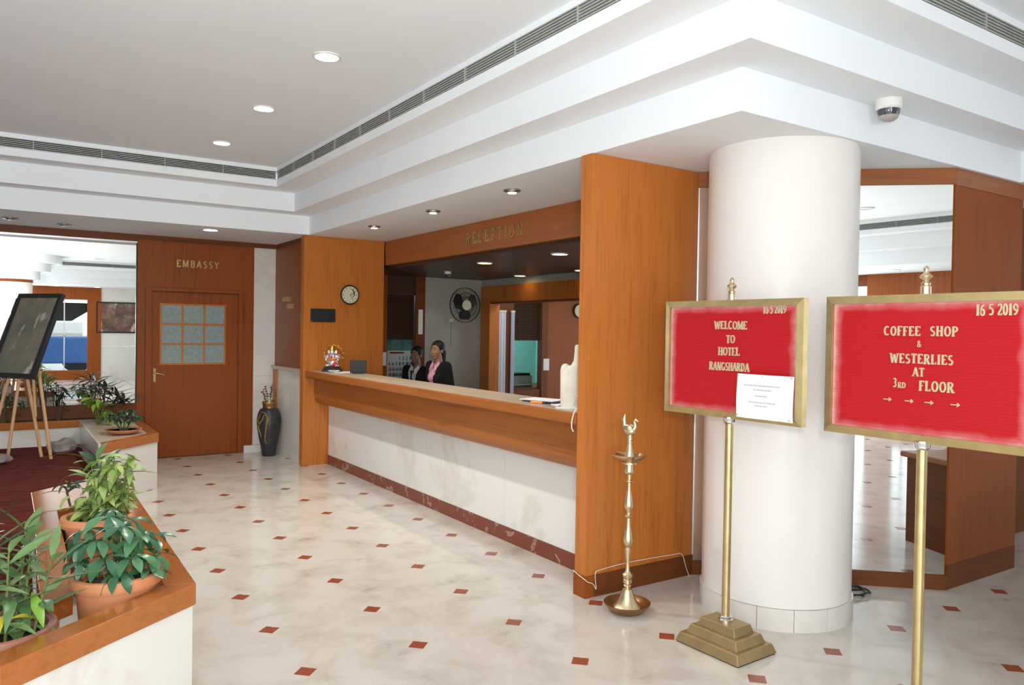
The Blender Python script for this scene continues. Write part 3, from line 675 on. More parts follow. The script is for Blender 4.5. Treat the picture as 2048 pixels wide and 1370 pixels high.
# wall fan
fn = thing('wall_fan', 'dark wall fan with cream hub on the grey reception wall', 'fan', (3.88, YR, 2.02))
RX = Matrix.Rotation(PI / 2, 4, 'X')
MB().lathe([(.05, 0), (.05, .03), (.028, .04), (.028, .12)], seg=16).build('mount', 'fan_dark', fn, True, matrix=RX)
MB().lathe([(.06, .10), (.075, .12), (.075, .19), (.04, .205)], seg=20).build('motor', 'fan_dark', fn, True, matrix=RX)
gr = MB()
for rr, yy in ((.255, -.24), (.255, -.225), (.18, -.268), (.12, -.276)):
    gr.tube([(rr * math.cos(a), yy, rr * math.sin(a)) for a in [2 * PI * k / 32 for k in range(32)]], .004, 5, True)
for k in range(28):
    a = 2 * PI * k / 28; c_, s_ = math.cos(a), math.sin(a)
    gr.tube([(.07 * c_, -.28, .07 * s_), (.18 * c_, -.268, .18 * s_), (.255 * c_, -.24, .255 * s_)], .0018, 4)
gr.build('guard', 'fan_dark', fn)
for k in range(3):
    a0 = 2 * PI * k / 3 + .5; m = MB(); P = []
    for t_ in range(7):
        rr = .05 + .17 * t_ / 6
        wd = .30 + .35 * math.sin(PI * t_ / 6)
        for s_, yy in ((-1, -.215), (1, -.245)):
            a = a0 + s_ * wd; P.append((rr * math.cos(a), yy, rr * math.sin(a)))
    m.add(P + [(x, y + .004, z) for x, y, z in P], [(2 * q, 2 * q + 1, 2 * q + 3, 2 * q + 2) for q in range(6)] + [(14 + 2 * q, 16 + 2 * q, 17 + 2 * q, 15 + 2 * q) for q in range(6)])
    m.build('blade', 'fan_dark', fn, True)
MB().lathe([(.0, .292), (.07, .288), (.078, .278), (.07, .265)][::-1], seg=24).build('hub_badge', 'cream_plastic', fn, True, matrix=RX)
MB().tube([(-.12, -.03, -.24), (-.12, -.03, -.62)], .003, 5).build('pull_cord', 'black_cable', fn)
MB().box(-.16, -.09, -.05, 0, -.25, -.20).build('regulator', 'cream_plastic', fn, bevel=.005)

# ------------------------------------------------------------------ diagonal mirror wall and right panel
A2, B2 = Vector((2.13, -5.9)), Vector((3.33, -7.0)); DL = (B2 - A2).length; ang = math.atan2(B2.y - A2.y, B2.x - A2.x)
wd_ = srt('wall_diagonal', (A2.x, A2.y, 0)); wd_.rotation_euler = (0, 0, ang)
MB().box(0, DL - .06, 0.012, .05, 0, ZS).build('wall_slab', 'wall_white', wd_)
MB().box(0, DL, -.012, .012, 2.645, ZS).build('header_board', 'teak_x', wd_)
MB().box(0, DL, -.012, .012, 0, .095).build('kick_board', 'teak_dark', wd_)
dmr = thing('tall_mirror', 'tall mirror between the round column and the right wood panel', 'mirror', (A2.x, A2.y, .097), ang)
MB().box(0.01, DL - .014, 0, .008, 0, 2.546).build('mirror_pane', 'mirror_glass', dmr)
MB().box(0.002, .01, -.002, .01, 0, 2.546).build('edge_strip', 'alu', dmr)
rp = thing('wood_panel_cabinet', 'wide teak panel box standing right of the tall mirror', 'cabinet', (3.33, -7.0, 0))
MB().box(0, .94, 0, .35, .16, 2.64).build('body', 'teak_door', rp)
MB().box(0, .94, -.006, .35, 2.64, ZS - .002).build('header_board', 'teak_x', rp); MB().box(.004, .936, -.004, .35, 0, .16).build('plinth', 'teak_dark', rp)
wr = srt('wall_right')
MB().box(4.30, XR, -6.55, -6.45, 0, ZS).build('wall_slab', 'teak_dark', wr)
MB().box(XR, XR + .1, YB, -5.2, 0, ZS).build('wall_slab', 'wall_white', wr)

# column
cx, cy, cr = 2.114, -6.59, .432
co = thing('column', 'thick round cream column behind the red welcome sign', 'column', (cx, cy, 0))
MB().lathe([(cr, .126), (cr, ZS - .03), (cr - .006, ZS - .001)], seg=96).build('shaft', 'column_cream', co, True)
for k in range(14):
    a0, a1 = 2 * PI * k / 14 + .003, 2 * PI * (k + 1) / 14 - .003; n_ = 7
    P = [((cr + .010) * math.cos(a0 + (a1 - a0) * q / n_), (cr + .010) * math.sin(a0 + (a1 - a0) * q / n_)) for q in range(n_ + 1)]
    Q = [((cr - .05) * math.cos(a1 + (a0 - a1) * q / n_), (cr - .05) * math.sin(a1 + (a0 - a1) * q / n_)) for q in range(n_ + 1)]
    MB().prism(P + Q, 0, .124).build('skirting_slab', 'column_skirt', co)
co2 = thing('column', 'round white column with stepped collar behind the photographer, seen in the wall mirror', 'column', (-1.62, -12.0, 0))
MB().lathe([(.45, 0), (.45, 2.70)], seg=48).build('shaft', 'column_cream', co2, True)
MB().lathe([(.46, 2.68), (.46, 2.75)], seg=48).build('band', 'teak_door', co2, True)
MB().lathe([(.62, 2.75), (.62, 2.965), (.85, 2.965), (.85, 3.17), (1.1, 3.17), (1.1, ZC - .001)], seg=48).build('collar', 'ceiling_white', co2, True)

# ------------------------------------------------------------------ back wall behind the photographer (seen in the mirrors)
wb = srt('wall_back')
MB().box(.67, XR, YB - .1, YB, 0, 1.0).build('marble_slab', 'marble_white', wb)
MB().box(.67, XR, YB - .1, YB, 1.004, ZS).build('marble_slab', 'marble_white', wb)
MB().box(.31, .67, YB - .1, YB + .03, 0, ZS).build('wood_panel', 'teak_door', wb)
MB().box(-1.3, -.86, YB - .1, YB + .03, 0, ZS).build('wood_panel', 'teak_door', wb)
MB().box(-.86, .31, YB - .1, YB + .03, 2.38, ZS).build('wood_panel', 'teak_door', wb)
MB().box(-.86, .31, YB - .1, YB + .03, 0, .28).build('wood_panel', 'teak_door', wb)
MB().box(XL, -1.3, YB - .1, YB, 2.55, ZS).build('lintel', 'teak_dark', wb)
w2 = srt('window_2')
MB().box(-.86, .31, YB - .05, YB - .044, .28, 2.38).build('pane', 'glass', w2)
MB().box(-.30, -.27, YB - .06, YB - .03, .28, 2.38).build('mullion', 'alu', w2)
MB().box(-.86, .31, YB - .06, YB - .03, 1.28, 1.31).build('transom', 'alu', w2)
w3 = srt('window_3')
for k in range(4):
    x0 = XL + k * 1.225; MB().box(x0 + .03, x0 + 1.195, YB - .05, YB - .044, .05, 2.52).build('pane', 'glass', w3)
    MB().box(x0 - .03, x0 + .03, YB - .08, YB - .02, 0, 2.55).build('mullion', 'alu', w3)
MB().box(XL, -1.3, YB - .08, YB - .02, 2.50, 2.55).build('transom', 'alu', w3)
gd = struct(MB().box(-30, 30, -45, YB - .1, -.1, -.02).build('ground_outside', 'ground_grey'))
tr = thing('parked_van', 'blue parked van outside the back window, seen in the mirror', 'van', (-.5, -19.5, -.02))
MB().box(-1.3, 1.3, -.9, .9, .35, 1.25).build('body', 'blue_paint', tr, bevel=.06); MB().box(-1.1, 1.0, -.82, .82, 1.25, 1.85).build('cabin', 'white_plastic', tr, bevel=.12)
for sx in (-.8, .8):
    for sy in (-.85, .75): MB().lathe([(.34, 0), (.34, .16)], seg=20).build('wheel', 'black_plastic', tr, matrix=Matrix.Translation((sx, sy + .1, .34)) @ RX)
cnp = thing('awning', 'dark slatted awning outside the back window, seen in the mirror', 'awning', (-.35, -16.4, 0))
MB().extr([(-1.0, 2.3), (1.1, 2.3), (.3, 1.75), (-.2, 1.75)], -.6, .6).build('canopy', 'black_frame', cnp)
for sx in (-.9, 1.0): MB().tube([(sx, 0, -.02), (sx, 0, 2.3)], .03).build('post', 'alu', cnp)
pw = thing('wall_picture', 'dark framed picture on the back marble wall, seen in the mirror', 'picture', (1.2, YB, 1.40))
MB().box(-.62, .62, .002, .02, .04, .90).build('print', 'painting_wall', pw)
for a in ((-.66, .66, 0, .04), (-.66, .66, .90, .94)): MB().box(a[0], a[1], 0, .035, a[2], a[3]).build('frame_rail', 'black_frame', pw)
for a in ((-.66, -.62), (.62, .66)): MB().box(a[0], a[1], 0, .035, .04, .90).build('frame_rail', 'black_frame', pw)
wl = srt('wall_left')
MB().box(XL - .1, XL, YB, -12.2, 0, ZS).build('wall_slab', 'wall_white', wl); MB().box(XL - .1, XL, -7.0, YF, 0, ZS).build('wall_slab', 'wall_white', wl)
MB().box(XL - .1, XL, -12.2, -7.0, 2.7, ZS).build('lintel', 'teak_dark', wl)
for k in range(5): MB().box(XL - .06, XL, -12.2 + k * 1.3 - .03, -12.2 + k * 1.3 + .03, 0, 2.7).build('mullion', 'alu', wl)
ds = thing('lobby_desk', 'wooden lobby desk seen only in the tall mirror', 'desk', (2.60, -8.04, 0), math.atan2(.2, .4))
MB().box(0, 1.0, -.55, 0, 0, .68).build('body', 'teak_dark', ds); MB().box(-.04, 1.05, -.58, .04, .68, .725).build('desk_top', 'teak_x', ds, bevel=.012)

# ------------------------------------------------------------------ downlights
def downlight(loc, r, label, group, on='lamp_glow', drop=.0, watts=0):
    o = thing('downlight', label, 'ceiling light', loc, 0, group)
    MB().lathe([(r, 0), (r * 1.22, -.002), (r * 1.22, -.010), (r * 1.02, -.012), (r, -.004)], seg=32, cap=False).build('ring', 'lamp_ring' if drop else 'white_plastic', o, True)
    if drop:
        MB().lathe([(r * .98, 0), (r * .95, -drop * .6), (r * .7, -drop)], seg=24).build('housing', 'lamp_ring', o, True)
        MB().lathe([(r * .62, -drop - .004), (r * .62, -drop + .002)], seg=20).build('lens', on, o)
    else: MB().lathe([(r, -.006), (r, -.0005)], seg=28).build('lens', on, o)
for k, y in enumerate((-4.83, -3.42, -2.03)):
    light('downlight_beam', 'SPOT', (-.11, y, ZC - .03), 62, (1, .97, .93), (-.11, y, 0), spot_size=2.3, spot_blend=.8, shadow_soft_size=.07)
    downlight((-.11, y, ZC), .073, ['large lit round downlight in the upper ceiling, furthest from the embassy door', 'large lit round downlight in the upper ceiling, middle of the row of three', 'large lit round downlight in the upper ceiling, closest to the embassy door'][k], 'upper ceiling downlights')
for k, y in enumerate((-4.55, -3.23, -1.88)):
    light('eyeball_beam', 'SPOT', (1.50, y, ZS - .05), 14, (1, .88, .7), (1.3, y, 0), spot_size=1.7, spot_blend=.8, shadow_soft_size=.03)
    downlight((1.50, y, ZS), .055, ['small eyeball spotlight over the counter end with the white sculpture', 'small eyeball spotlight over the middle of the counter', 'small eyeball spotlight over the counter end with the figurine'][k], 'eyeball spotlights above the counter', drop=.022)
downlight((.152, -.377, ZS), .075, 'lit downlight in the low ceiling in front of the embassy door', 'low ceiling downlights')
downlight((-1.25, .25, ZS), .06, 'unlit downlight above the big wall mirror, nearer the door', 'unlit downlights', 'lamp_off', .02)
downlight((-1.75, .05, ZS), .06, 'unlit downlight above the big wall mirror, further from the door', 'unlit downlights', 'lamp_off', .02)
downlight((-.52, -14.4, ZS), .075, 'lit downlight over the back wall, seen in the tall mirror', 'low ceiling downlights')
downlight((.5, -14.4, ZS), .075, 'lit downlight near the marble back wall, seen in the wall mirror', 'low ceiling downlights')
downlight((.3, -11.8, ZC), .09, 'round downlight in the upper ceiling behind the photographer', 'upper ceiling downlights', 'lamp_off')
for k, (x, y) in enumerate(((2.71, -2.18), (2.73, -3.55), (4.10, -.84), (4.12, -2.15))):
    downlight((x, y, 2.415), .075, ['warm downlight in the dark reception ceiling, above the woman', 'warm downlight in the dark reception ceiling, near the white sculpture', 'warm downlight in the dark reception ceiling, by the fan wall corner', 'warm downlight in the dark reception ceiling, by the framed opening'][k], 'reception ceiling downlights', 'lamp_glow_warm')
    if x < 3: light('reception_spot', 'SPOT', (x, y, 2.395), 9, (1, .78, .48), (x, y, 0), spot_size=1.9, spot_blend=.6, shadow_soft_size=.06)

# dome cameras
dc = thing('dome_camera', 'cream dome security camera under the ceiling step by the column', 'security camera', (2.287, -7.15, Z2))
MB().lathe([(.070, 0), (.070, -.045), (.062, -.055)][::-1], seg=32).build('housing', 'white_plastic', dc, True)
MB().lathe([(.060, -.052), (.057, -.075), (.050, -.092)][::-1], seg=32).build('dome', 'dome_smoke', dc, True)
MB().lathe([(.054, -.090), (.045, -.106), (.028, -.118), (.004, -.123)][::-1], seg=32).build('lower_dome', 'dome_clear', dc, True)
d2 = thing('dome_camera', 'small white security camera on the dark reception ceiling', 'security camera', (3.05, -.70, 2.415))
MB().lathe([(.045, 0), (.045, -.03), (.036, -.035)][::-1], seg=20).build('housing', 'white_plastic', d2, True); MB().ball((0, 0, -.045), .034, 14, 8).build('eye', 'dome_smoke', d2, True)

# ------------------------------------------------------------------ red letter-board signs
def sign(loc, rz, label, lean=0.0):
    s = thing('sign_stand', label, 'sign', loc, rz, 'red brass framed sign stands')
    def step(hx, hy, tx, ty, z0, z1): # frustum, local x along the board
        P = [(-hx, -hy, z0), (hx, -hy, z0), (hx, hy, z0), (-hx, hy, z0), (-tx, -ty, z1), (tx, -ty, z1), (tx, ty, z1), (-tx, ty, z1)]
        return MB().add(P, [(0, 3, 2, 1), (4, 5, 6, 7), (0, 1, 5, 4), (1, 2, 6, 5), (2, 3, 7, 6), (3, 0, 4, 7)])
    step(.200, .150, .196, .146, 0, .006).build('base_foot', 'black_plastic', s)
    step(.205, .158, .188, .140, .006, .054).build('base_step', 'brass_dull', s, bevel=.003)
    step(.165, .118, .148, .102, .054, .100).build('base_step', 'brass_dull', s, bevel=.003)
    step(.122, .080, .108, .066, .100, .144).build('base_step', 'brass_dull', s, bevel=.003)
    MB().lathe([(.038, .143), (.038, .152), (.031, .158), (.033, .166), (.026, .172)], seg=28).build('collar', 'chrome', s, True)
    MB().lathe([(.0205, .15), (.0205, 1.215)], seg=28).build('pole', 'brass', s, True)
    MB().lathe([(.022, 1.180), (.030, 1.188), (.031, 1.20), (.034, 1.208), (.034, 1.217)], seg=28).build('collar', 'chrome', s, True)
    MB().lathe([(.021, 1.80), (.021, 1.858), (.017, 1.862), (.019, 1.872), (.011, 1.880), (.012, 1.886), (.024, 1.897), (.025, 1.902), (.012, 1.914), (.009, 1.922), (.012, 1.932), (.007, 1.941), (.001, 1.946)], seg=24).build('finial', 'brass_pale', s, True)
    b = MB().box(-.405, .405, -.010, .012, -.285, .285).build('board', 'sign_red', s, matrix=Matrix.Translation((0, -.004, 1.518)))
    W, H, f, t = .440, .309, .034, .026
    for nm, P in (('top', [(-W, H), (W, H), (W - f, H - f), (-W + f, H - f)]), ('bot', [(-W, -H), (-W + f, -H + f), (W - f, -H + f), (W, -H)]),
                  ('l', [(-W, H), (-W + f, H - f), (-W + f, -H + f), (-W, -H)]), ('r', [(W, H), (W, -H), (W - f, -H + f), (W - f, H - f)])):
        n = 4; a = sum(P[i][0] * P[(i + 1) % 4][1] - P[(i + 1) % 4][0] * P[i][1] for i in range(4))
        if a < 0: P = P[::-1]
        vs_ = [(x, -t if max(abs(x) / W, abs(z) / H) < .999 else -t * .72, z) for x, z in P] + [(x, .018, z) for x, z in P]
        MB().add(vs_, [(0, 1, 2, 3), (7, 6, 5, 4)] + [(i, 4 + i, 4 + (i + 1) % 4, (i + 1) % 4) for i in range(4)]).build('frame_rail', 'brass', b)
    return s, b
RZB = math.radians(-88)
s1, b1 = sign((1.36, -6.865, 0), RZB, 'red letter-board sign on a brass stand reading WELCOME TO HOTEL, white notice pinned on')
yl = -.010
letters('16 5 2019', b1, .208, .236, .040, .005, 'letter_gold', yl, wx=.72, space=.22, track=.03, bold=1.15, jitter=.001)
for txt, z, sz, cxx in (('WELCOME', .156, .042, .008), ('TO', .083, .042, .010), ('HOTEL', .020, .042, .000), ('RANGSHARDA', -.060, .042, .002)):
    letters(txt, b1, cxx, z, sz, .005, 'letter_gold', yl, True, wx=.90 if len(txt) < 9 else .78, track=.03, bold=1.1, jitter=.0012)
s2, b2 = sign((1.375, -7.87, 0), math.radians(-89), 'red letter-board sign on a brass stand pointing to the coffee shop on the 3rd floor')
letters('16 5 2019', b2, .205, .218, .044, .005, 'letter_gold', yl, wx=.74, space=.26, track=.03, bold=1.15, jitter=.001)
for txt, z, sz, cxx, sp in (('COFFEE SHOP', .136, .040, -.014, .9), ('&', .090, .026, -.014, .4), ('WESTERLIES', .020, .040, -.006, .4), ('AT', -.034, .036, -.014, .4)):
    letters(txt, b2, cxx, z, sz, .005, 'letter_gold', yl, True, wx=.86, space=sp, track=.10, bold=1.15, jitter=.0012)
letters('3', b2, -.122, -.084, .038, .005, 'letter_gold', yl, wx=.8, bold=1.1); letters('RD', b2, -.100, -.086, .024, .005, 'letter_gold', yl, wx=.9, track=.06)
letters('FLOOR', b2, -.010, -.092, .042, .005, 'letter_gold', yl, wx=.86, track=.08, bold=1.15)
for xx in (-.162, -.068, .014, .118): letters('>', b2, xx, -.152, .026, .005, 'letter_gold', yl, wx=1.0)
# pinned notice
nz = thing('paper_notice', 'white printed paper notice pinned to the red welcome board', 'paper', (1.36, -6.865, 1.518), RZB)
P = []
for iz in range(6):
    for ix in range(6):
        x = .072 + .330 * ix / 5; z = -.292 + .222 * iz / 5; P.append((x, -.037 - .004 * math.sin(ix * 1.3 + iz * .9), z))
MB().add(P + [(x, y + .0015, z) for x, y, z in P], [(6 * a + b, 6 * a + b + 1, 6 * a + b + 7, 6 * a + b + 6) for a in range(5) for b in range(5)] + [(36 + 6 * a + b, 36 + 6 * a + b + 6, 36 + 6 * a + b + 7, 36 + 6 * a + b + 1) for a in range(5) for b in range(5)]).build('sheet', 'paper', nz, True)
pm = MB()
for z, x0, x1 in ((-.128, .12, .33), (-.149, .175, .285), (-.180, .185, .255), (-.212, .15, .305), (-.229, .185, .26)):
    x = x0
    while x < x1:
        l = random.uniform(.008, .026); pm.box(x, min(x + l, x1), -.0425, -.0415, z, z + .006); x += l + .004
pm.build('print_lines', 'paper_print', nz, kind='stuff')
for x, z in ((.080, -.080), (.228, -.078), (.393, -.080), (.080, -.280), (.385, -.283)): MB().ball((x, -.041, z), .004, 8, 6).build('pin', 'chrome', nz)

# ------------------------------------------------------------------ brass oil lamp
lp = thing('oil_lamp', 'tall turned brass oil lamp with bird finial standing by the partition', 'oil lamp', (1.268, -6.205, 0), math.radians(20))
MB().lathe([(.085, 0), (.092, .004), (.120, .030), (.136, .052), (.138, .058), (.130, .056), (.112, .034), (.086, .020), (.02, .018)], seg=40).build('dish', 'copper_brown', lp, True)
MB().lathe([(.084, .019), (.084, .034), (.078, .040), (.064, .055), (.046, .085), (.034, .118), (.027, .135), (.020, .138), (.015, .142), (.023, .152), (.023, .158), (.015, .166), (.026, .172), (.026, .192), (.018, .198), (.027, .204), (.030, .214), (.031, .222), (.022, .230), (.016, .240)], seg=32).build('bell_foot', 'brass_pale', lp, True)
MB().lathe([(.015, .236), (.011, .262), (.012, .300), (.017, .352), (.018, .372), (.012, .380), (.017, .388), (.026, .400), (.030, .418), (.028, .440), (.018, .492), (.013, .512), (.012, .555), (.022, .563), (.024, .570), (.012, .578), (.011, .590), (.014, .600), (.027, .614), (.029, .632), (.025, .655), (.016, .705), (.011, .725), (.010, .765), (.024, .772), (.024, .777), (.011, .782), (.012, .812), (.026, .820), (.030, .830), (.025, .842), (.023, .872), (.030, .876)], seg=28).build('stem', 'brass_pale', lp, True)
m = MB(); P = []; seg = 60
for r0, z, k in ((.030, .872, 0), (.047, .876, 0), (.047, .886, 0), (.040, .890, 0), (.062, .900, .05), (.083, .918, .16), (.092, .930, .30), (.086, .931, .30), (.072, .916, .1), (.02, .908, 0)):
    for q in range(seg):
        a = 2 * PI * q / seg; pk = max(0, math.cos(5 * a / 2) ** 2) ** 6 if False else max(0.0, math.cos(5 * a)) ** 8
        rr = r0 * (1 + k * pk); P.append((rr * math.cos(a), rr * math.sin(a), z + .008 * k * pk))
F = [(i * seg + q, i * seg + (q + 1) % seg, (i + 1) * seg + (q + 1) % seg, (i + 1) * seg + q) for i in range(9) for q in range(seg)]
MB().add(P, F).build('oil_cup', 'brass_pale', lp, True)
MB().lathe([(.036, .907), (.034, .918), (.022, .945), (.015, .985), (.012, 1.000), (.022, 1.004), (.022, 1.010), (.016, 1.014), (.016, 1.040), (.012, 1.046)], seg=24).build('cone', 'brass_pale', lp, True)
bd = MB(); bd.ball((0, 0, 1.070), (.026, .036, .028), 18, 12); bd.tube([(0, -.022, 1.075), (0, -.034, 1.10), (0, -.028, 1.128), (0, -.036, 1.140), (0, -.054, 1.128)], [.014, .012, .010, .011, .003], 10)
bd.tube([(0, .02, 1.07), (0, .036, 1.10), (0, .040, 1.14), (0, .034, 1.168)], [.012, .016, .013, .003], 10)
for sx in (-.02, .02): bd.ball((sx, .006, 1.085), (.008, .028, .024), 10, 8)
bd.build('bird_finial', 'brass_pale', lp, True)

# ------------------------------------------------------------------ lounge platform and planters
lounge = srt('floor_lounge')
PZ = .28
MB().prism([(XL, .76), (-1.06, .76), (-1.06, -1.70), (-1.15, -1.78), (-1.15, -3.30), (-1.64, -3.78), (-1.69, -6.05), (-2.5, -6.85), (XL, -6.85)], 0.001, PZ - .004).build('platform', 'marble_white', lounge)
MB().prism([(XL, .40), (-1.08, .40), (-1.08, -1.76), (-1.17, -1.85), (-1.17, -3.34), (-1.66, -3.80), (-1.70, -6.02), (-2.5, -6.8), (XL, -6.8)], PZ - .004, PZ).build('carpet', 'carpet', lounge)
ZR, TB = .56, .09
np_ = thing('planter_box', 'near planter box of white marble with glossy orange-brown wooden rim and three pots', 'planter', (-1.4, -5.0, 0))
def npz(poly, z0, z1, nm, mat, bev=0.0): MB().prism([(x + 1.4, y + 5.0) for x, y in poly], z0, z1).build(nm, mat, np_, bevel=bev)
dn = Vector((.616, -.788)) # outward normal of the slanted near face
P2, P3, P4 = (-1.13, -6.16), (-1.82, -6.69), (-2.6, -7.30)
I2, I3, I4 = (-1.25, -6.114), (-1.888, -6.603), (-2.668, -7.213)
npz([(-1.66, -3.77), (-1.10, -3.25), (-1.10, -4.06), (-1.24, -4.16), (-1.545, -4.40), (-1.66, -4.40)], ZR - TB, ZR, 'rim_board', 'teak_rim', .004)
npz([(-1.66, -4.40), (-1.545, -4.40), (-1.56, -5.70), (-1.575, -6.03), (-1.685, -6.12), (-1.69, -5.8)], ZR - TB, ZR, 'rim_board', 'teak_rim', .004)
npz([(-1.10, -4.06), P2, I2, (-1.24, -4.16)], ZR - TB, ZR, 'rim_board', 'teak_rim', .004)
npz([P2, P3, I3, I2], ZR - TB, ZR, 'rim_board', 'teak_rim', .004)
npz([P3, P4, I4, I3], ZR - TB, ZR, 'rim_board', 'teak_rim', .004)
npz([(-1.115, -3.27), (-1.142, -6.15), (-1.19, -6.13), (-1.165, -3.32)], 0.001, ZR - TB, 'marble_slab', 'marble_white')
npz([(-1.142, -6.152), (-1.82, -6.676), (-1.85, -6.638), (-1.19, -6.13)], 0.001, ZR - TB, 'marble_slab', 'marble_white')
npz([(-1.822, -6.678), (-2.6, -7.285), (-2.63, -7.247), (-1.852, -6.64)], 0.001, ZR - TB, 'marble_slab', 'marble_white')
npz([(-1.65, -3.79), (-1.12, -3.29), (-1.17, -3.34), (-1.65, -3.84)], 0.001, ZR - TB, 'marble_slab', 'marble_white')
npz([(-1.655, -3.84), (-1.62, -3.84), (-1.64, -6.03), (-1.675, -6.06)], PZ + .001, ZR - TB, 'marble_slab', 'marble_white')
npz([(-1.62, -6.03), (-2.6, -6.85), (-2.63, -6.81), (-1.66, -6.0)], PZ + .001, ZR - TB, 'marble_slab', 'marble_white')
npz([(-1.17, -3.35), (-1.195, -6.125), (-1.845, -6.632), (-2.62, -7.24), (-2.62, -6.87), (-1.65, -6.05), (-1.615, -3.85)], .20, .22, 'bottom', 'marble_counter')

fp = thing('planter_box', 'long far planter of white marble with brown wooden rim under the wall mirror', 'planter', (-1.0, .3, 0))
def fpz(poly, z0, z1, nm, mat, bev=0.0): MB().prism([(x + 1.0, y - .3) for x, y in poly], z0, z1).build(nm, mat, fp, bevel=bev)
fpz([(XL + .01, .40), (-1.06, .40), (-1.06, .46), (XL + .01, .46)], ZR - TB + .005, ZR, 'rim_board', 'teak_rim', .004)
fpz([(XL + .01, .415), (-1.05, .415), (-1.05, .455), (XL + .01, .455)], PZ + .001, ZR - TB + .005, 'marble_slab', 'marble_white')
fpz([(-1.07, -1.73), (-.49, -1.135), (-.49, -1.02), (-1.07, -1.60)], ZR - TB, ZR, 'rim_board', 'teak_rim', .004)
fpz([(-.49, -1.02), (-.49, .708), (-.60, .708), (-.60, -1.13)], ZR - TB, ZR, 'rim_board', 'teak_rim', .004)
fpz([(-1.07, -1.60), (-.60, -1.13), (-.60, .46), (-1.07, .46)], ZR - TB, ZR - .004, 'top_slab', 'counter_laminate')
fpz([(-1.085, -1.72), (-1.07, -1.73), (-1.07, .40), (-1.085, .40)], ZR - TB, ZR + .001, 'edge_strip', 'marble_white')
fpz([(-1.06, -1.70), (-.50, -1.125), (-.54, -1.09), (-1.06, -1.63)], 0.001, ZR - TB, 'marble_slab', 'marble_white')
fpz([(-.50, -1.12), (-.50, .705), (-.54, .705), (-.54, -1.09)], 0.001, ZR - TB, 'marble_slab', 'marble_white')
fpz([(-1.078, -1.68), (-1.05, -1.65), (-1.05, .41), (-1.078, .41)], PZ + .001, ZR - TB, 'marble_slab', 'marble_white')
fpz([(XL + .01, .46), (-.60, .46), (-.60, .715), (XL + .01, .715)], PZ + .001, .545, 'soil_bed', 'soil')

# ------------------------------------------------------------------ plants
def leafmesh(name, mat, wmax, peak, droop, fold=.25, seg=7, tipw=0.0):
    """unit length leaf along +y, z up; width profile peaks at 'peak'"""
    V = []; F = []; x = y = z = 0; th = 0; pts = []
    for i in range(seg + 1):
        t = i / seg; pts.append((y, z)); th = -droop * t * 1.6; y += math.cos(th) / seg; z += math.sin(th) / seg
    for i in range(seg + 1):
        t = i / seg
        wdt = wmax * ((t / peak) ** .75 if t < peak else max(0.0, (1 - t) / (1 - peak)) ** .8) + .004
        yy, zz = pts[i]; V += [(-wdt, yy, zz + fold * wdt), (0, yy, zz), (wdt, yy, zz + fold * wdt)]
    for i in range(seg):
        o = 3 * i; F += [(o, o + 1, o + 4, o + 3), (o + 1, o + 2, o + 5, o + 4)]
    me = MB().add(V, F).mesh(name); me.materials.append(MATS[mat])
    for p in me.polygons: p.use_smooth = True
    return me
LM = {}
def lm(mat, wmax, peak, key):
    if (mat, key) not in LM: LM[(mat, key)] = [leafmesh('leaf', mat, wmax, peak, d) for d in (.15, .45, .8, 1.1)]
    return LM[(mat, key)]
def put(ms, parent, base, az, el, length, roll=0.0, var=None):
    me = ms[var if var is not None else random.randrange(len(ms))]
    M = Matrix.Translation(base) @ Matrix.Rotation(az - PI / 2, 4, 'Z') @ Matrix.Rotation(el, 4, 'X') @ Matrix.Rotation(roll, 4, 'Y') @ Matrix.Scale(length, 4)
    return share(me, 'leaf', parent, M)
def pot(parent, rt, rb, h_, mat, rim=.05, over=.018, soil_drop=.03):
    MB().lathe([(rb, 0), (rt - .006, h_ - rim), (rt + over * .5, h_ - rim + .003), (rt + over, h_ - rim * .55), (rt + over * .7, h_ - .004), (rt + over * .2, h_), (rt - .012, h_ - .006), (rt - .018, h_ - rim), (rt - .02, h_ - .08)], seg=44, cap=False).build('pot', mat, parent, True)
    MB().lathe([(.001, 0), (rb, 0)][::-1], seg=24).build('pot_base', mat, parent)
    m = MB(); P = [(0, 0, h_ - soil_drop + .008)]
    for i in range(1, 4):
        for k in range(20):
            a = 2 * PI * k / 20; r_ = (rt - .016) * i / 3; P.append((r_ * math.cos(a), r_ * math.sin(a), h_ - soil_drop + random.uniform(-.005, .006)))
    F = [(0, 1 + k, 1 + (k + 1) % 20) for k in range(20)] + [(1 + 20 * i + k, 1 + 20 * (i + 1) + k, 1 + 20 * (i + 1) + (k + 1) % 20, 1 + 20 * i + (k + 1) % 20) for i in range(2) for k in range(20)]
    m.add(P, F).build('soil', 'soil', parent, True)
def palm_cluster(parent, p, az0, n, length, ms, tilt=.15):
    for k in range(n):
        az = az0 + 2 * PI * k / n + random.uniform(-.1, .1)
        put(ms, parent, (p[0] + .004 * math.cos(az), p[1] + .004 * math.sin(az), p[2]), az, random.uniform(-.35, .25) + tilt * math.cos(az - az0), length * random.uniform(.75, 1.1), random.uniform(-.25, .25), random.randrange(1, 4))

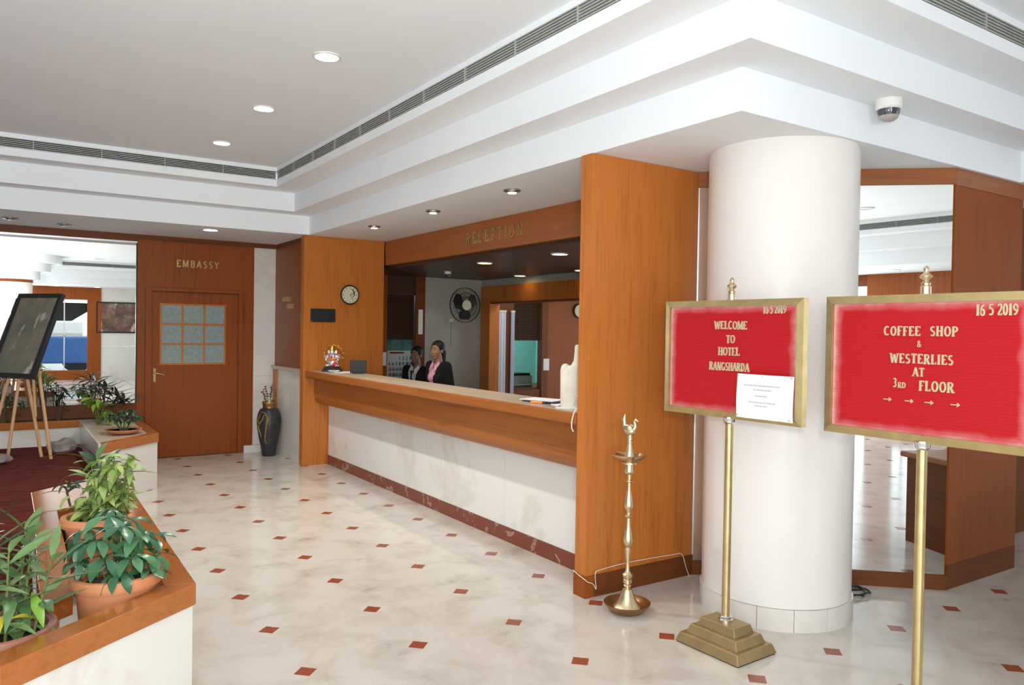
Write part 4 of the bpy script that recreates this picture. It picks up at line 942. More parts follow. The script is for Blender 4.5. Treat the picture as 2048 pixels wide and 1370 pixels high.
# A: fine leaved light green shrub in the rear terracotta pot
pa = thing('potted_shrub', 'light green fine-leaved shrub in a terracotta pot, rear of the near planter', 'potted plant', (-1.385, -4.93, .222))
pot(pa, .160, .12, .405, 'terracotta', .055, .022, .05)
lime = lm('leaf_lime', .17, .42, 'fine')
for k in range(22):
    az = random.uniform(0, 2 * PI); r_ = random.uniform(.03, .22); hh = random.uniform(.40, .74)
    tip = (.05 + r_ * math.cos(az), .02 + r_ * math.sin(az), hh); b0 = (.05 + .04 * math.cos(az), .04 * math.sin(az), .33)
    mid = ((tip[0] + b0[0]) / 2, (tip[1] + b0[1]) / 2, hh * .72)
    MB().tube([b0, mid, tip], [.005, .004, .002], 5).build('stem', 'stem_green', pa)
    for q in range(13):
        t = random.uniform(.25, 1.0); s_ = (mid if t < .6 else tip)
        c_ = [b0[i] * (1 - t) + tip[i] * t + random.uniform(-.035, .035) for i in range(3)]; c_[2] += .04 * math.sin(PI * t)
        put(lime, pa, c_, random.uniform(0, 2 * PI), random.uniform(-.7, .6), random.uniform(.08, .14), random.uniform(-.5, .5))
# tall strap leaved plant behind A
pd = thing('potted_dracaena', 'strap-leaved dark green plant in a brown pot at the back of the near planter', 'potted plant', (-1.392, -4.47, .221))
pot(pd, .125, .10, .30, 'terracotta_dull', .04, .012, .04)
strap = lm('leaf_green', .075, .35, 'strap'); strapd = lm('leaf_dark', .085, .35, 'strapd')
MB().tube([(0, 0, .25), (.01, -.02, .45), (.04, -.02, .62)], [.010, .009, .007], 8).build('stem', 'stem_brown', pd)
for k in range(13):
    a = k * 2.4; put(strap if k % 3 else strapd, pd, (.04, -.02, .50 + .011 * k), a, random.uniform(.35, .95), random.uniform(.22, .36), random.uniform(-.3, .3), random.choice((1, 2)))
MB().tube([(-.06, -.04, .25), (-.10, -.06, .40), (-.12, -.08, .50)], [.008, .007, .006], 8).build('stem', 'stem_brown', pd)
for k in range(9): put(strapd, pd, (-.12, -.08, .46 + .008 * k), k * 2.4 + 1, random.uniform(.0, .5), random.uniform(.14, .22), random.uniform(-.3, .3), random.choice((1, 2)))
# B: schefflera
pb = thing('potted_schefflera', 'dark glossy umbrella-leaf plant in a terracotta pot at the corner of the near planter', 'potted plant', (-1.415, -6.03, .222))
pot(pb, .158, .122, .402, 'terracotta', .055, .020, .055)
sch = lm('leaf_scheff', .19, .62, 'sch')
heads = [(.02, -.02, .66, .115), (.09, -.03, .60, .12), (-.09, -.02, .60, .115), (-.03, .06, .70, .11), (.06, .09, .66, .11), (-.13, .06, .58, .11), (.14, .05, .57, .11), (-.06, -.10, .53, .115), (.05, -.11, .52, .12), (.15, -.07, .50, .10), (-.15, -.05, .50, .10), (.10, .13, .58, .10), (-.01, .12, .72, .10), (-.12, .13, .62, .10), (.0, -.14, .45, .10), (.12, -.13, .44, .09)]
for x, y, z, L in heads:
    z = .34 + (z - .34) * .78; L *= 1.12; x *= .88; y *= .88
    MB().tube([(x * .15, y * .15, .34), (x * .5, y * .5, .34 + (z - .34) * .65), (x, y, z)], [.006, .004, .0025], 6).build('stem', 'stem_green', pb)
    palm_cluster(pb, (x, y, z), random.uniform(0, 6), random.choice((7, 8)), L, sch)
# C: broad lance-leaf plant in dull brown pot
pc = thing('potted_foliage', 'long-leaved green plant in a dull brown pot with one yellow leaf, near planter', 'potted plant', (-1.826, -6.312, .221))
pot(pc, .168, .120, .345, 'terracotta_dull', .045, .020, .06)
lance = lm('leaf_green', .115, .40, 'lance')
stems = [(.07, .02, .33, .10, .05), (-.03, .05, .40, -.05, .08), (.02, -.06, .34, .03, -.08), (-.08, -.03, .42, -.12, -.04), (.05, .09, .38, .09, .13), (.10, -.04, .30, .16, -.06)]
for bx, by, hh, tx, ty in stems:
    b0 = (bx, by, .28); tp = (tx, ty, .28 + hh); MB().tube([b0, ((bx + tx) / 2, (by + ty) / 2, .28 + hh * .5), tp], [.006, .005, .003], 7).build('stem', 'stem_green', pc)
    for q in range(16):
        t = .15 + .85 * q / 15; put(lance, pc, tuple(b0[i] * (1 - t) + tp[i] * t for i in range(3)), q * 2.4 + bx * 30, .95 * t - .1 + random.uniform(-.25, .2), random.uniform(.13, .23), random.uniform(-.3, .3), random.choice((0, 1, 2)))
MB().tube([(-.02, .02, .30), (-.01, .0, .75)], [.007, .004], 6).build('stem', 'stem_brown', pc)
for q in range(6): put(strapd, pc, (-.012, .0, .62 + q * .025), q * 1.9 + .3, random.uniform(.5, 1.1), random.uniform(.15, .22), 0, 0)
yel = lm('leaf_yellow', .13, .45, 'yel')
put(yel, pc, (.02, -.04, .40), -2.0, -.5, .13, .2, 1); put(yel, pc, (.035, -.05, .38), .1, .2, .10, .3, 2)
put(lm('leaf_bright', .15, .45, 'brt'), pc, (.10, -.03, .46), -1.2, -.7, .14, .2, 1)

# far planter plants
bw = thing('potted_schefflera', 'dark green bushy plant in a low terracotta bowl on the far planter end', 'potted plant', (-.80, -1.03, ZR - .002))
MB().lathe([(.085, 0), (.135, .018), (.165, .040), (.172, .050), (.160, .050), (.150, .034), (.02, .032)], seg=36).build('pot', 'terracotta', bw, True)
MB().lathe([(.001, .036), (.150, .036)][::-1], seg=24).build('soil', 'soil', bw)
scd = lm('leaf_dark', .20, .6, 'scd')
for k in range(17):
    a = k * 2.4; r_ = .03 + .125 * math.sqrt((k + .5) / 17); z = .23 - .5 * r_ + random.uniform(-.03, .05); x, y = r_ * math.cos(a), r_ * math.sin(a)
    MB().tube([(x * .2, y * .2, .03), (x * .7, y * .7, z * .7), (x, y, z)], .003, 5).build('stem', 'stem_green', bw); palm_cluster(bw, (x, y, z), a, 6, .088, scd)
def crown(name, label, loc, stems, leafset, n, L, group, el=(.1, .9), stemmat='stem_brown'):
    o = thing(name, label, 'plant', loc, 0, group)
    for (x, y, z) in stems:
        MB().tube([(x * .15, y * .15, -.02), (x * .5, y * .5, z * .55), (x, y, z)], [.008, .006, .004], 6).build('stem', stemmat, o)
        for k in range(n): put(leafset, o, (x, y, z - .10 * (1 - k / n)), k * 2.4 + x * 40, random.uniform(*el), L * random.uniform(.7, 1.15), random.uniform(-.3, .3), random.choice((0, 1, 2)))
    return o
cor = lm('leaf_cordyline', .11, .4, 'cor'); brt = lm('leaf_bright', .22, .45, 'brt2')
crown('cordyline', 'dark purple-leaved plant on the far planter beside the door', (-.74, .05, ZR - .004), [(.02, 0, .30), (.10, .12, .27), (-.05, -.05, .26)], cor, 8, .25, 'plants on the far planter')
crown('cordyline', 'dark spiky plant on the far planter, behind the lime-leaved one', (-.86, .25, ZR - .004), [(-.05, .02, .48), (.03, -.02, .42), (-.12, .05, .36)], strapd, 8, .24, 'plants on the far planter')
crown('pothos', 'lime green broad-leaved plant on the far planter, beside the bowl', (-.93, -.10, ZR - .004), [(-.02, 0, .30), (.06, .04, .22), (-.08, .06, .34), (.02, -.06, .12)], brt, 6, .17, 'plants on the far planter', (-.9, .3), 'stem_green')
crown('leafy_shrub', 'slender dark shrub in front of the wall mirror, right of the easel', (-1.28, .55, .545), [(0, 0, .42), (.06, .02, .34), (-.06, .0, .38), (.02, .03, .26)], strapd, 10, .17, 'plants in the far planter bed', (-.6, .7))
crown('leafy_shrub', 'light green shrub behind the easel painting', (-1.42, .57, .545), [(0, 0, .55), (.05, .02, .48), (-.06, 0, .50)], lm('leaf_lime', .12, .4, 'limes'), 9, .14, 'plants in the far planter bed', (.2, 1.0))
crown('leafy_shrub', 'dark shrub with a few red leaves left of the easel', (-1.82, .55, .545), [(0, 0, .34), (.08, .02, .30), (-.09, 0, .36), (.16, .02, .26)], strapd, 10, .16, 'plants in the far planter bed', (-.5, .8))
for k in range(3): pass
o = crown('red_croton', 'small red-leaved plant in the planter bed behind the easel legs', (-1.74, .52, .545), [(0, 0, .20), (.05, .01, .16)], lm('leaf_red', .16, .5, 'red'), 6, .10, 'plants in the far planter bed', (-.3, .8))

# ------------------------------------------------------------------ easel with painting, stones
ez = thing('easel', 'light wooden easel standing on the red carpet', 'easel', (-1.62, -.45, PZ))
apex = Vector((.02, .02, 1.02))
legs = [((-.33, .02), (-.10, .05, .98)), ((-.146, .10), (-.03, .06, 1.00)), ((.146, .082), (-.02, .20, 1.05)), ((.221, -.098), (.10, -.06, .98))]
for (fx, fy), tpt in legs:
    MB().tube([(fx, fy, 0), tpt], .016, 8).build('leg', 'easel_wood', ez)
MB().tube([(.09, .03, .42), (.06, .08, .98)], .013, 8).build('prop', 'easel_wood', ez)
# painting: bottom right corner, horizontal edge, up-lean
BR = Vector((-1.565, -.80, 1.110)); e = Vector((-.58, .81, 0)).normalized(); N = Vector((-.81, -.58, 0)).normalized()
th = math.radians(21); upp = (-N * math.sin(th) + Vector((0, 0, 1)) * math.cos(th)).normalized(); nn = (-e).cross(upp) * -1
xax = -e; zax = upp; yax = zax.cross(xax)
orig = BR + e * .31
Mp = Matrix(((xax.x, yax.x, zax.x, orig.x), (xax.y, yax.y, zax.y, orig.y), (xax.z, yax.z, zax.z, orig.z), (0, 0, 0, 1)))
pt = thing('framed_painting', 'black framed dark painting with pale figures leaning on the easel', 'painting')
pt.matrix_world = Mp
PW, PH = .62, .90
MB().box(-PW / 2 + .04, PW / 2 - .04, -.005, .02, .04, PH - .04).build('canvas', 'painting_easel', pt)
for a in ((-PW / 2, PW / 2, 0, .045), (-PW / 2, PW / 2, PH - .045, PH)): MB().box(a[0], a[1], -.018, .028, a[2], a[3]).build('frame_rail', 'black_frame', pt, bevel=.004)
for a in ((-PW / 2, -PW / 2 + .045), (PW / 2 - .045, PW / 2)): MB().box(a[0], a[1], -.018, .028, .045, PH - .045).build('frame_rail', 'black_frame', pt, bevel=.004)
def stone(loc, sc, label):
    m = MB(); m.ball((0, 0, sc[2]), sc, 14, 9); rnd = random.Random(int(loc[0] * -100))
    m.v = [(x * (1 + .18 * math.sin(7 * y / sc[1] + 2)), y * (1 + .15 * math.sin(5 * z / sc[2])), max(0.0, min(z, sc[2] * 1.75)) * (1 + .12 * math.sin(4 * x / sc[0]))) for x, y, z in m.v]
    o = m.build('stone', 'stone_grey', None, True); o.location = loc; tag(o, label, 'stone', 'stones at the easel feet')
stone((-1.29, -.26, PZ), (.12, .10, .085), 'brown grey stone on the carpet behind the right easel leg')
stone((-1.86, -.66, PZ), (.12, .09, .05), 'flat pale stone on the carpet at the left easel foot')

# ------------------------------------------------------------------ floor vase
vs_ = thing('floor_vase', 'tall black floor vase with gold relief and dried flowers by the marble ledge', 'vase', (1.045, .34, 0))
MB().lathe([(.082, 0), (.086, .01), (.096, .10), (.125, .24), (.148, .38), (.152, .46), (.140, .54), (.112, .60), (.085, .615)], seg=36).build('body', 'vase_black', vs_, True)
MB().lathe([(.082, .612), (.080, .655), (.086, .665), (.086, .70), (.076, .70), (.07, .64)], seg=30).build('neck', 'copper_brown', vs_, True)
MB().lathe([(.0875, .675), (.0885, .685), (.0875, .697)], seg=30, cap=False).build('gold_band', 'vase_gold', vs_, True)
def vr(z):
    pr_ = [(0, .084), (.10, .096), (.24, .125), (.38, .148), (.46, .152), (.54, .140), (.60, .112)]
    for (a, ra), (b, rb) in zip(pr_, pr_[1:]):
        if z <= b: return ra + (rb - ra) * (z - a) / (b - a)
    return .11
def relief(pts, r_): return MB().tube([((vr(z) + .002) * math.cos(a), (vr(z) + .002) * math.sin(a), z) for a, z in pts], r_, 7)
A0 = math.radians(-150)
relief([(A0 - .1, .57), (A0 + .35, .56), (A0 + .65, .50), (A0 + .55, .40), (A0 + .45, .30), (A0 + .35, .22), (A0 + .5, .16)], [.006, .011, .012, .012, .011, .009, .005]).build('gold_relief', 'vase_gold', vs_, True)
relief([(A0 - .1, .55), (A0 - .35, .46), (A0 - .1, .42), (A0 + .2, .48), (A0 + .3, .54)], [.008, .012, .012, .010, .006]).build('gold_relief', 'vase_gold', vs_, True)
relief([(A0 - .3, .40), (A0 - .25, .34), (A0 - .1, .30), (A0 - .05, .24)], [.008, .010, .008, .004]).build('gold_relief', 'vase_gold', vs_, True)
for k in range(7):
    a = k * 2.4; tpx, tpy, tz = .09 * math.cos(a), .09 * math.sin(a), .82 + .03 * (k % 4)
    MB().tube([(.02 * math.cos(a), .02 * math.sin(a), .62), (tpx * .6, tpy * .6, .75), (tpx, tpy, tz)], .003, 5).build('stalk', 'dried_grey', vs_)
    m = MB()
    for q in range(5): m.ball((tpx * (1 - .12 * q) + random.uniform(-.012, .012), tpy * (1 - .12 * q), tz - .03 * q), (.014, .014, .010), 7, 5)
    m.build('dried_bloom', 'dried_flower' if k % 2 else 'dried_grey', vs_, True)

# ------------------------------------------------------------------ things on the counter
CZ = 1.139
ga = thing('figurine', 'small silver seated figurine with red cloth and gold crown on a black base', 'figurine', (1.43, -.86, CZ))
ga.rotation_euler = (0, 0, math.radians(-35))
MB().box(-.105, .105, -.07, .07, 0, .025).build('base', 'black_plastic', ga, bevel=.004); MB().box(-.09, .09, -.055, .055, .025, .05).build('base_step', 'black_plastic', ga, bevel=.004)
t_ = MB(); t_.ball((0, 0, .10), (.068, .048, .055), 16, 10); t_.ball((0, 0, .155), (.052, .042, .055), 16, 10); t_.ball((-.05, -.01, .07), (.038, .045, .022)); t_.ball((.05, -.01, .07), (.038, .045, .022)); t_.ball((0, -.005, .222), (.034, .032, .036), 14, 10)
for s_ in (-1, 1):
    t_.ball((s_ * .042, 0, .225), (.020, .008, .026), 10, 8); t_.tube([(s_ * .045, 0, .185), (s_ * .088, -.01, .165), (s_ * .085, -.035, .20)], [.016, .014, .012], 8); t_.tube([(s_ * .045, 0, .17), (s_ * .075, -.02, .13), (s_ * .045, -.05, .115)], [.016, .014, .012], 8)
t_.build('body', 'silver', ga, True)
MB().tube([(0, -.03, .215), (.004, -.045, .19), (-.012, -.055, .165), (-.03, -.05, .155)], [.014, .012, .010, .008], 8).build('trunk', 'silver', ga, True)
MB().lathe([(.036, .245), (.030, .262), (.020, .285), (.010, .300), (.003, .312)], seg=16).build('crown', 'gold', ga, True)
cl_ = MB(); cl_.ball((-.012, -.03, .165), (.032, .025, .022)); cl_.ball((.04, -.03, .085), (.03, .03, .035)); cl_.build('red_cloth', 'red_cloth', ga, True)
MB().tube([(-.055, -.02, .15), (0, -.05, .14), (.06, -.02, .155)], .013, 8).build('orange_sash', 'orange_cloth', ga, True)
hl = MB(); hl.tube([(.105 * math.cos(a), .045, .20 + .105 * math.sin(a)) for a in [(-30 + 240 * k / 16) * PI / 180 for k in range(17)]], .007, 6)
for k in range(9):
    a = (-20 + 220 * k / 8) * PI / 180; hl.ball((.118 * math.cos(a), .045, .20 + .118 * math.sin(a)), .012, 8, 6)
hl.build('halo', 'gold', ga, True)
di = thing('small_dish', 'small white dish in front of the figurine on the counter', 'dish', (1.37, -1.08, CZ))
MB().lathe([(.035, 0), (.05, .006), (.068, .022), (.066, .024), (.045, .010), (.002, .008)], seg=28).build('bowl', 'white_plastic', di, True); MB().lathe([(.018, .008), (.022, .025), (.012, .034)], seg=14).build('incense_cone', 'brass_dull', di, True)
ls = tag(MB().box(-.14, .14, -.10, .10, 0, .004).build('leaflet', 'paper'), 'flat paper leaflet lying beside the figurine', 'paper'); ls.location = (1.50, -1.12, CZ); ls.rotation_euler = (0, 0, .3)
mo = thing('card_display', 'small black upright display on the counter against the teak partition', 'display', (1.535, -1.40, CZ), math.radians(-22))
MB().box(-.09, .09, -.012, .012, .008, .150).build('screen', 'black_plastic', mo, bevel=.004); MB().box(-.06, .06, -.04, .05, 0, .010).build('foot', 'black_plastic', mo)
# white sculpture near the partition
bu = thing('white_sculpture', 'rough white bottle-necked stone sculpture at the near end of the counter', 'sculpture', (1.345, -5.545, CZ), math.radians(-48))
bu.scale = (1.12, 1.12, 1.12)
MB().box(-.085, .085, -.06, .06, 0, .010).build('slab', 'acrylic', bu, bevel=.002)
secs = [(0, .066, .045, .010), (0, .070, .048, .05), (0, .070, .048, .14), (-.002, .069, .047, .20), (-.003, .066, .044, .228), (.012, .052, .040, .246), (.028, .034, .030, .258), (.032, .024, .024, .285), (.034, .021, .021, .34), (.036, .022, .020, .372), (.036, .012, .012, .379)]
P = []; F = []; sg = 24
for i, (ox, rx, ry, z) in enumerate(secs):
    for k in range(sg):
        a = 2 * PI * k / sg; wob = 1 + .03 * math.sin(3 * a + i) + .02 * math.sin(7 * a + 2 * i); P.append((ox + rx * wob * math.copysign(abs(math.cos(a)) ** .8, math.cos(a)), ry * wob * math.sin(a), z))
F = [(i * sg + k, i * sg + (k + 1) % sg, (i + 1) * sg + (k + 1) % sg, (i + 1) * sg + k) for i in range(len(secs) - 1) for k in range(sg)] + [tuple(range(sg))[::-1], tuple((len(secs) - 1) * sg + k for k in range(sg))]
sm = MB().add(P, F); sm.ball((-.040, 0, .232), (.029, .036, .034), 16, 10); sm.build('body', 'plaster_white', bu, True)
def flat(nm, mat, x, y, rz, wx_, wy_, z0, z1, label, cat, grp=None):
    o = MB().box(-wx_, wx_, -wy_, wy_, 0, z1 - z0).build(nm, mat); o.location = (x, y, z0); o.rotation_euler = (0, 0, rz); return tag(o, label, cat, grp)
flat('folder', 'navy', 1.46, -5.13, .15, .11, .16, CZ, CZ + .008, 'navy blue folder on the counter under the white papers', 'folder')
flat('paper_sheet', 'paper', 1.50, -5.02, .35, .105, .148, CZ + .008, CZ + .011, 'loose white paper sheet on the navy folder', 'paper', 'papers on the counter')
flat('paper_sheet', 'paper', 1.42, -5.40, -.2, .075, .105, CZ, CZ + .006, 'small white paper pad beside the sculpture', 'paper', 'papers on the counter')
flat('booklet', 'cloth_maroon', 1.52, -5.33, .1, .05, .12, CZ, CZ + .010, 'maroon booklet lying behind the papers', 'booklet')
hp = thing('highlighter_pen', 'orange highlighter lying on the counter in front of the folder', 'pen', (1.325, -5.18, CZ + .009), math.radians(-60))
MB().tube([(-.05, 0, 0), (.04, 0, 0)], .009, 10).build('barrel', 'orange_pen', hp, True); MB().tube([(.04, 0, 0), (.065, 0, 0)], .007, 10).build('cap', 'navy', hp, True)
rb_ = flat('ledger', 'red_cloth', 1.86, -2.75, .1, .14, .2, .741, .80, 'red ledger on the low desk behind the counter', 'book')

# cables
def cable(nm, pts, r_, mat, label):
    # smooth path through points
    P = [Vector(p) for p in pts]; out = []
    for i in range(len(P) - 1):
        p0, p1, p2, p3 = P[max(i - 1, 0)], P[i], P[i + 1], P[min(i + 2, len(P) - 1)]
        for k in range(5):
            t = k / 5; out.append(.5 * ((2 * p1) + (-p0 + p2) * t + (2 * p0 - 5 * p1 + 4 * p2 - p3) * t * t + (-p0 + 3 * p1 - 3 * p2 + p3) * t ** 3))
    out.append(P[-1]); return tag(MB().tube(out, r_, 6).build(nm, mat, None, True), label, 'cable')
cable('thin_cable', [(1.182, -5.795, .15), (1.178, -5.86, .135), (1.183, -5.915, .12), (1.20, -5.918, .105), (1.245, -5.919, .085), (1.272, -5.916, .05), (1.262, -5.918, .15), (1.32, -5.917, .165), (1.50, -5.917, .175), (1.75, -5.917, .172), (1.95, -5.917, .165), (2.02, -5.917, .155), (2.055, -5.925, .06), (2.06, -5.95, .006)], .0026, 'white_cable', 'thin white cable run along the base of the near partition')
cable('power_cord', [(1.275, -5.66, CZ + .03), (1.24, -5.74, CZ + .10), (1.225, -5.775, CZ + .03), (1.19, -5.778, CZ + .012), (1.172, -5.775, 1.10), (1.168, -5.775, 1.05), (1.178, -5.78, 1.02)], .004, 'white_cable', 'white cord hanging from the sculpture over the counter edge')
cb_ = [(2.62, -6.60, .008)]
for k in range(26):
    a = k * .55; rr = .10 + .02 * math.sin(k * .8); cb_.append((2.73 + rr * 1.1 * math.cos(a), -6.72 + rr * .75 * math.sin(a), .008 + .004 * (k % 5)))
cable('cable_coil', cb_, .006, 'black_cable', 'coiled black cable on the floor right of the column')

# ------------------------------------------------------------------ people
def capsule(m, a, b, ra, rb, seg=14):
    a, b = Vector(a), Vector(b); d = b - a; L = d.length
    q = d.to_track_quat('Z', 'Y').to_matrix() if L > 1e-6 else Matrix.Identity(3)
    V = []; F = []; rows = []
    for k in range(6): t = -PI / 2 + PI / 2 * k / 5; rows.append((ra * math.cos(t), ra * math.sin(t)))
    for k in range(6): t = PI / 2 * k / 5; rows.append((rb * math.cos(t), L + rb * math.sin(t)))
    for r_, z in rows:
        for k in range(seg):
            t = 2 * PI * k / seg; V.append(a + q @ Vector((max(r_, 1e-4) * math.cos(t), max(r_, 1e-4) * math.sin(t), z)))
    n = len(rows)
    for i in range(n - 1):
        for k in range(seg): F.append((i * seg + k, i * seg + (k + 1) % seg, (i + 1) * seg + (k + 1) % seg, (i + 1) * seg + k))
    F += [tuple(range(seg))[::-1], tuple((n - 1) * seg + k for k in range(seg))]
    m.add(V, F)
def fuse(m, name, mat, parent, voxel=.008, smooth=6, keep=None):
    me = m.mesh(name); o = bpy.data.objects.new(name, me); COL.objects.link(o)
    r = o.modifiers.new('r', 'REMESH'); r.mode = 'VOXEL'; r.voxel_size = voxel; r.use_smooth_shade = True
    s = o.modifiers.new('s', 'SMOOTH'); s.iterations = smooth; s.factor = .5
    dg = bpy.context.evaluated_depsgraph_get(); me2 = bpy.data.meshes.new_from_object(o.evaluated_get(dg))
    bpy.data.objects.remove(o)
    if keep:
        bm = bmesh.new(); bm.from_mesh(me2); bmesh.ops.delete(bm, geom=[f for f in bm.faces if not keep(f.calc_center_median())], context='FACES'); bm.to_mesh(me2); bm.free()
    me2.materials.clear(); me2.materials.append(MATS[mat]); me2.name = name
    for p in me2.polygons: p.use_smooth = True
    o = bpy.data.objects.new(name, me2); COL.objects.link(o); o.parent = parent; return o
def person(label, loc, rz, H, skin, shirt, female, seat=None, headturn=0.0):
    """local frame: faces -y, z up, origin on the floor. H = standing height; seat = seat height when sitting"""
    root = thing('person', label, 'person', loc, rz)
    k = H / 1.70
    hip = .90 * k if seat is None else seat + .09
    S = lambda x, y, z: (x * k, y * k, hip + (z - .90) * k)
    sw = .165 if female else .185
    neckz, shz = 1.43, 1.375
    b = MB()
    capsule(b, S(0, .0, .90), S(0, .0, 1.12), .125 * k, .115 * k); capsule(b, S(-.05, 0, 1.10), S(-.06, 0, 1.30), .10 * k, .095 * k); capsule(b, S(.05, 0, 1.10), S(.06, 0, 1.30), .10 * k, .095 * k)
    capsule(b, S(-.10, .0, 1.34), S(.10, .0, 1.34), .075 * k, .075 * k); capsule(b, S(0, .01, 1.38), S(0, -.005, 1.50), .052 * k, .048 * k)
    if female: capsule(b, S(-.07, -.06, 1.22), S(.07, -.06, 1.22), .065 * k, .065 * k)
    arms = []
    for s in (-1, 1):
        sh, el = S(s * sw, .0, shz), S(s * (sw + .05), .03, 1.10); wr = S(s * (sw - .02), -.17, .99 + .03)
        capsule(b, sh, el, .052 * k, .042 * k); capsule(b, el, wr, .041 * k, .028 * k); arms.append((s, sh, el, wr))
        wv = Vector(wr); fw = Vector((-.25 * s, -1, -.05)).normalized()
        pl = wv + fw * .075 * k; capsule(b, wv, pl, .026 * k, .032 * k)
        lat = Vector((1, -.25 * s, 0)).normalized()
        for q, ln in ((-1.5, .060), (-.5, .072), (.5, .076), (1.5, .066)):
            f0 = pl + lat * q * .0185 * k; f1 = f0 + fw * ln * .55 * k; f2 = f1 + (fw * .7 + Vector((0, 0, -.7))) * ln * .55 * k
            capsule(b, f0, f1, .0095 * k, .0088 * k, 8); capsule(b, f1, f2, .0088 * k, .0075 * k, 8)
        t0 = wv + fw * .03 * k - lat * s * .028 * k; capsule(b, t0, t0 + (fw * .7 - lat * s * .6) * .055 * k, .011 * k, .009 * k, 8)
        hp_ = S(s * .085, 0, .90)
        if seat is None: kn, an = S(s * .09, -.01, .49), S(s * .095, .02, .085)
        else: kn = (s * .11 * k, -.40 * k, hip - .01); an = (s * .11 * k, -.38 * k, .09 * k)
        capsule(b, hp_, kn, .082 * k, .055 * k); capsule(b, kn, an, .052 * k, .036 * k); av = Vector(an); capsule(b, (av.x, av.y + .03 * k, .035 * k), (av.x, av.y - .15 * k, .03 * k), .034 * k, .03 * k)
        if s == -1: LG = []
        LG.append((hp_, kn, an))
    # head
    hc = Vector(S(0, -.025, 1.582)); R = Matrix.Rotation(headturn, 3, 'Z')
    def hd_(x, y, z): return tuple(hc + R @ (Vector((x, y, z)) * k))
    hm = MB(); hm.ball((0, .012, .025), (.074, .092, .088), 20, 14); hm.ball((0, -.022, -.03), (.060, .066, .085), 18, 12); hm.ball((0, -.045, -.092), (.030, .030, .026), 12, 8)
    capsule(hm, (0, -.086, .012), (0, -.102, -.030), .008, .014, 10); hm.ball((0, -.084, -.064), (.024, .012, .012), 10, 8)
    for s in (-1, 1): hm.ball((s * .074, .012, -.012), (.010, .020, .030), 10, 8); hm.ball((s * .034, -.070, -.030), (.024, .018, .022), 10, 8)
    b.add([hd_(*v) for v in hm.v], hm.f)
    fuse(b, 'body', skin, root, .007, 4)
    def part(mm, nm, mat): MB().add([hd_(*v) for v in mm.v], mm.f).build(nm, mat, root, True)
    for s in (-1, 1):
        mm = MB().ball((s * .029, -.080, .012), (.013, .008, .007), 10, 8); part(mm, 'eye', 'eye_white')
        mm = MB().ball((s * .029, -.0855, .012), (.006, .005, .0065), 8, 6); part(mm, 'iris', 'hair')
        mm = MB().tube([(s * .012, -.088, .030), (s * .030, -.088, .036), (s * .048, -.078, .030)], [.003, .004, .002], 6); part(mm, 'eyebrow', 'hair')
    part(MB().ball((0, -.092, -.064), (.021, .008, .008), 12, 8), 'lips', 'lips')
    # hair
    hr = MB(); hr.ball((0, .020, .042), (.086, .098, .090), 26, 18)
    hair_keep = (lambda c: True)
    V2 = []
    for x, y, z in hr.v:
        fr = .052 + (.018 if female else .010) - abs(x) * .35
        if y < -.035 and z < fr: y = max(y, -.030 - max(0, z - .0) * .3); 
        if y < .0 and z < -.005: y = max(y, .0)
        V2.append((x, y, z if z > -.055 else -.055))
    hr.v = V2
    if female:
        capsule(hr, (0, .10, .03), (0, .13, -.03), .034, .030); capsule(hr, (0, .13, -.03), (.01, .135, -.20), .034, .016)
    part(hr, 'hair', 'hair')
    # shirt, jacket, trousers, shoes
    sb = MB(); capsule(sb, S(0, 0, .92), S(0, 0, 1.12), .132 * k, .122 * k)
    for s in (-1, 1): capsule(sb, S(s * .05, 0, 1.10), S(s * .06, 0, 1.30), .107 * k, .101 * k)
    capsule(sb, S(-.10, 0, 1.34), S(.10, 0, 1.34), .081 * k, .081 * k); capsule(sb, S(0, .012, 1.35), S(0, .008, 1.395), .074 * k, .060 * k)
    if female: capsule(sb, S(-.07, -.06, 1.22), S(.07, -.06, 1.22), .072 * k, .072 * k)
    zz0, zz1 = S(0, 0, 1.31)[2], S(0, 0, 1.45)[2]
    fuse(sb, 'shirt', shirt, root, .007, 4, lambda c: not (c.y < -.02 * k and c.z > zz0 and abs(c.x) < .052 * k * (c.z - zz0) / (zz1 - zz0)))
    for s in (-1, 1):
        c0 = [S(s * .010, -.078, 1.385), S(s * .062, -.048, 1.445), S(s * .085, -.070, 1.36), S(s * .040, -.120, 1.315)]
        MB().add(c0 + [(x, y + .006, z) for x, y, z in c0], [(0, 1, 2, 3), (7, 6, 5, 4), (0, 4, 5, 1), (1, 5, 6, 2), (2, 6, 7, 3), (3, 7, 4, 0)]).build('collar', shirt, root)
    jb = MB(); capsule(jb, S(0, 0, .86), S(0, 0, 1.12), .150 * k, .134 * k)
    for s in (-1, 1): capsule(jb, S(s * .055, 0, 1.08), S(s * .066, 0, 1.30), .120 * k, .112 * k)
    capsule(jb, S(-.12, .004, 1.345), S(.12, .004, 1.345), .086 * k, .086 * k)
    if female: capsule(jb, S(-.07, -.06, 1.22), S(.07, -.06, 1.22), .082 * k, .082 * k)
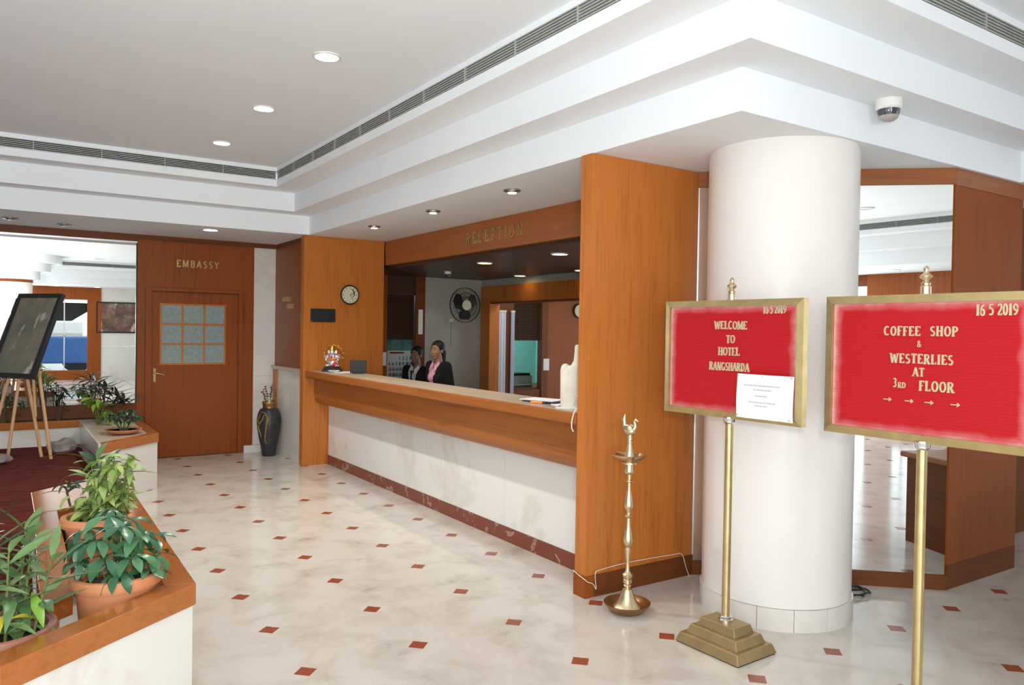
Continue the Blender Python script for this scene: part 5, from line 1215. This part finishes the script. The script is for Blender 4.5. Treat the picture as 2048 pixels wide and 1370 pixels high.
    for s, sh, el, wr in arms: capsule(jb, sh, el, .068 * k, .056 * k); capsule(jb, el, wr, .054 * k, .040 * k)
    z0, z1 = S(0, 0, 1.02)[2], S(0, 0, 1.43)[2]
    def kp(c):
        if c.y < -.02 * k and z0 < c.z:
            return abs(c.x) > (.012 + .062 * (c.z - z0) / (z1 - z0)) * k * 1.25
        return not (c.z > z1 - .02 * k and abs(c.x) < .05 * k)
    fuse(jb, 'jacket', 'jacket', root, .009, 4, kp)
    if not female: MB().tube([S(0, -.125, 1.37), S(0, -.13, 1.30), S(0, -.135, 1.06)], [.018 * k, .012 * k, .024 * k], 8).build('tie', 'tie', root, True)
    tb = MB()
    for hp_, kn, an in LG:
        capsule(tb, hp_, kn, .096 * k, .068 * k); capsule(tb, kn, an, .066 * k, .058 * k)
    capsule(tb, S(-.05, 0, .90), S(.05, 0, .90), .125 * k, .125 * k); fuse(tb, 'trousers', 'trousers', root, .012, 3)
    for hp_, kn, an in LG:
        m = MB(); capsule(m, (an[0], an[1] + .035 * k, .045 * k), (an[0], an[1] - .155 * k, .038 * k), .045 * k, .038 * k); m.v = [(x, y, max(z, .0)) for x, y, z in m.v]; m.build('shoe', 'shoe', root, True)
    return root
person('woman in black jacket and pink shirt with tied-back hair behind the counter', (2.44, -1.62, 0), math.radians(-78), 1.515, 'skin_a', 'shirt_pink', True, headturn=math.radians(10))
person('man in black jacket and white shirt seated behind the woman at the reception', (2.94, -.07, 0), math.radians(-66), 1.68, 'skin_b', 'shirt_white', False, seat=.535, headturn=math.radians(5))
st = thing('stool', 'dark padded stool under the seated man', 'stool', (2.94, -.07, 0), math.radians(-66))
MB().lathe([(.15, .455), (.17, .465), (.17, .485), (.15, .495)], seg=28).build('seat', 'black_plastic', st, True)
for k in range(4):
    a = PI / 4 + k * PI / 2; MB().tube([(.11 * math.cos(a), .11 * math.sin(a), .46), (.16 * math.cos(a), .16 * math.sin(a), 0)], .013).build('leg', 'chrome', st, True)
bpy.context.view_layer.update()
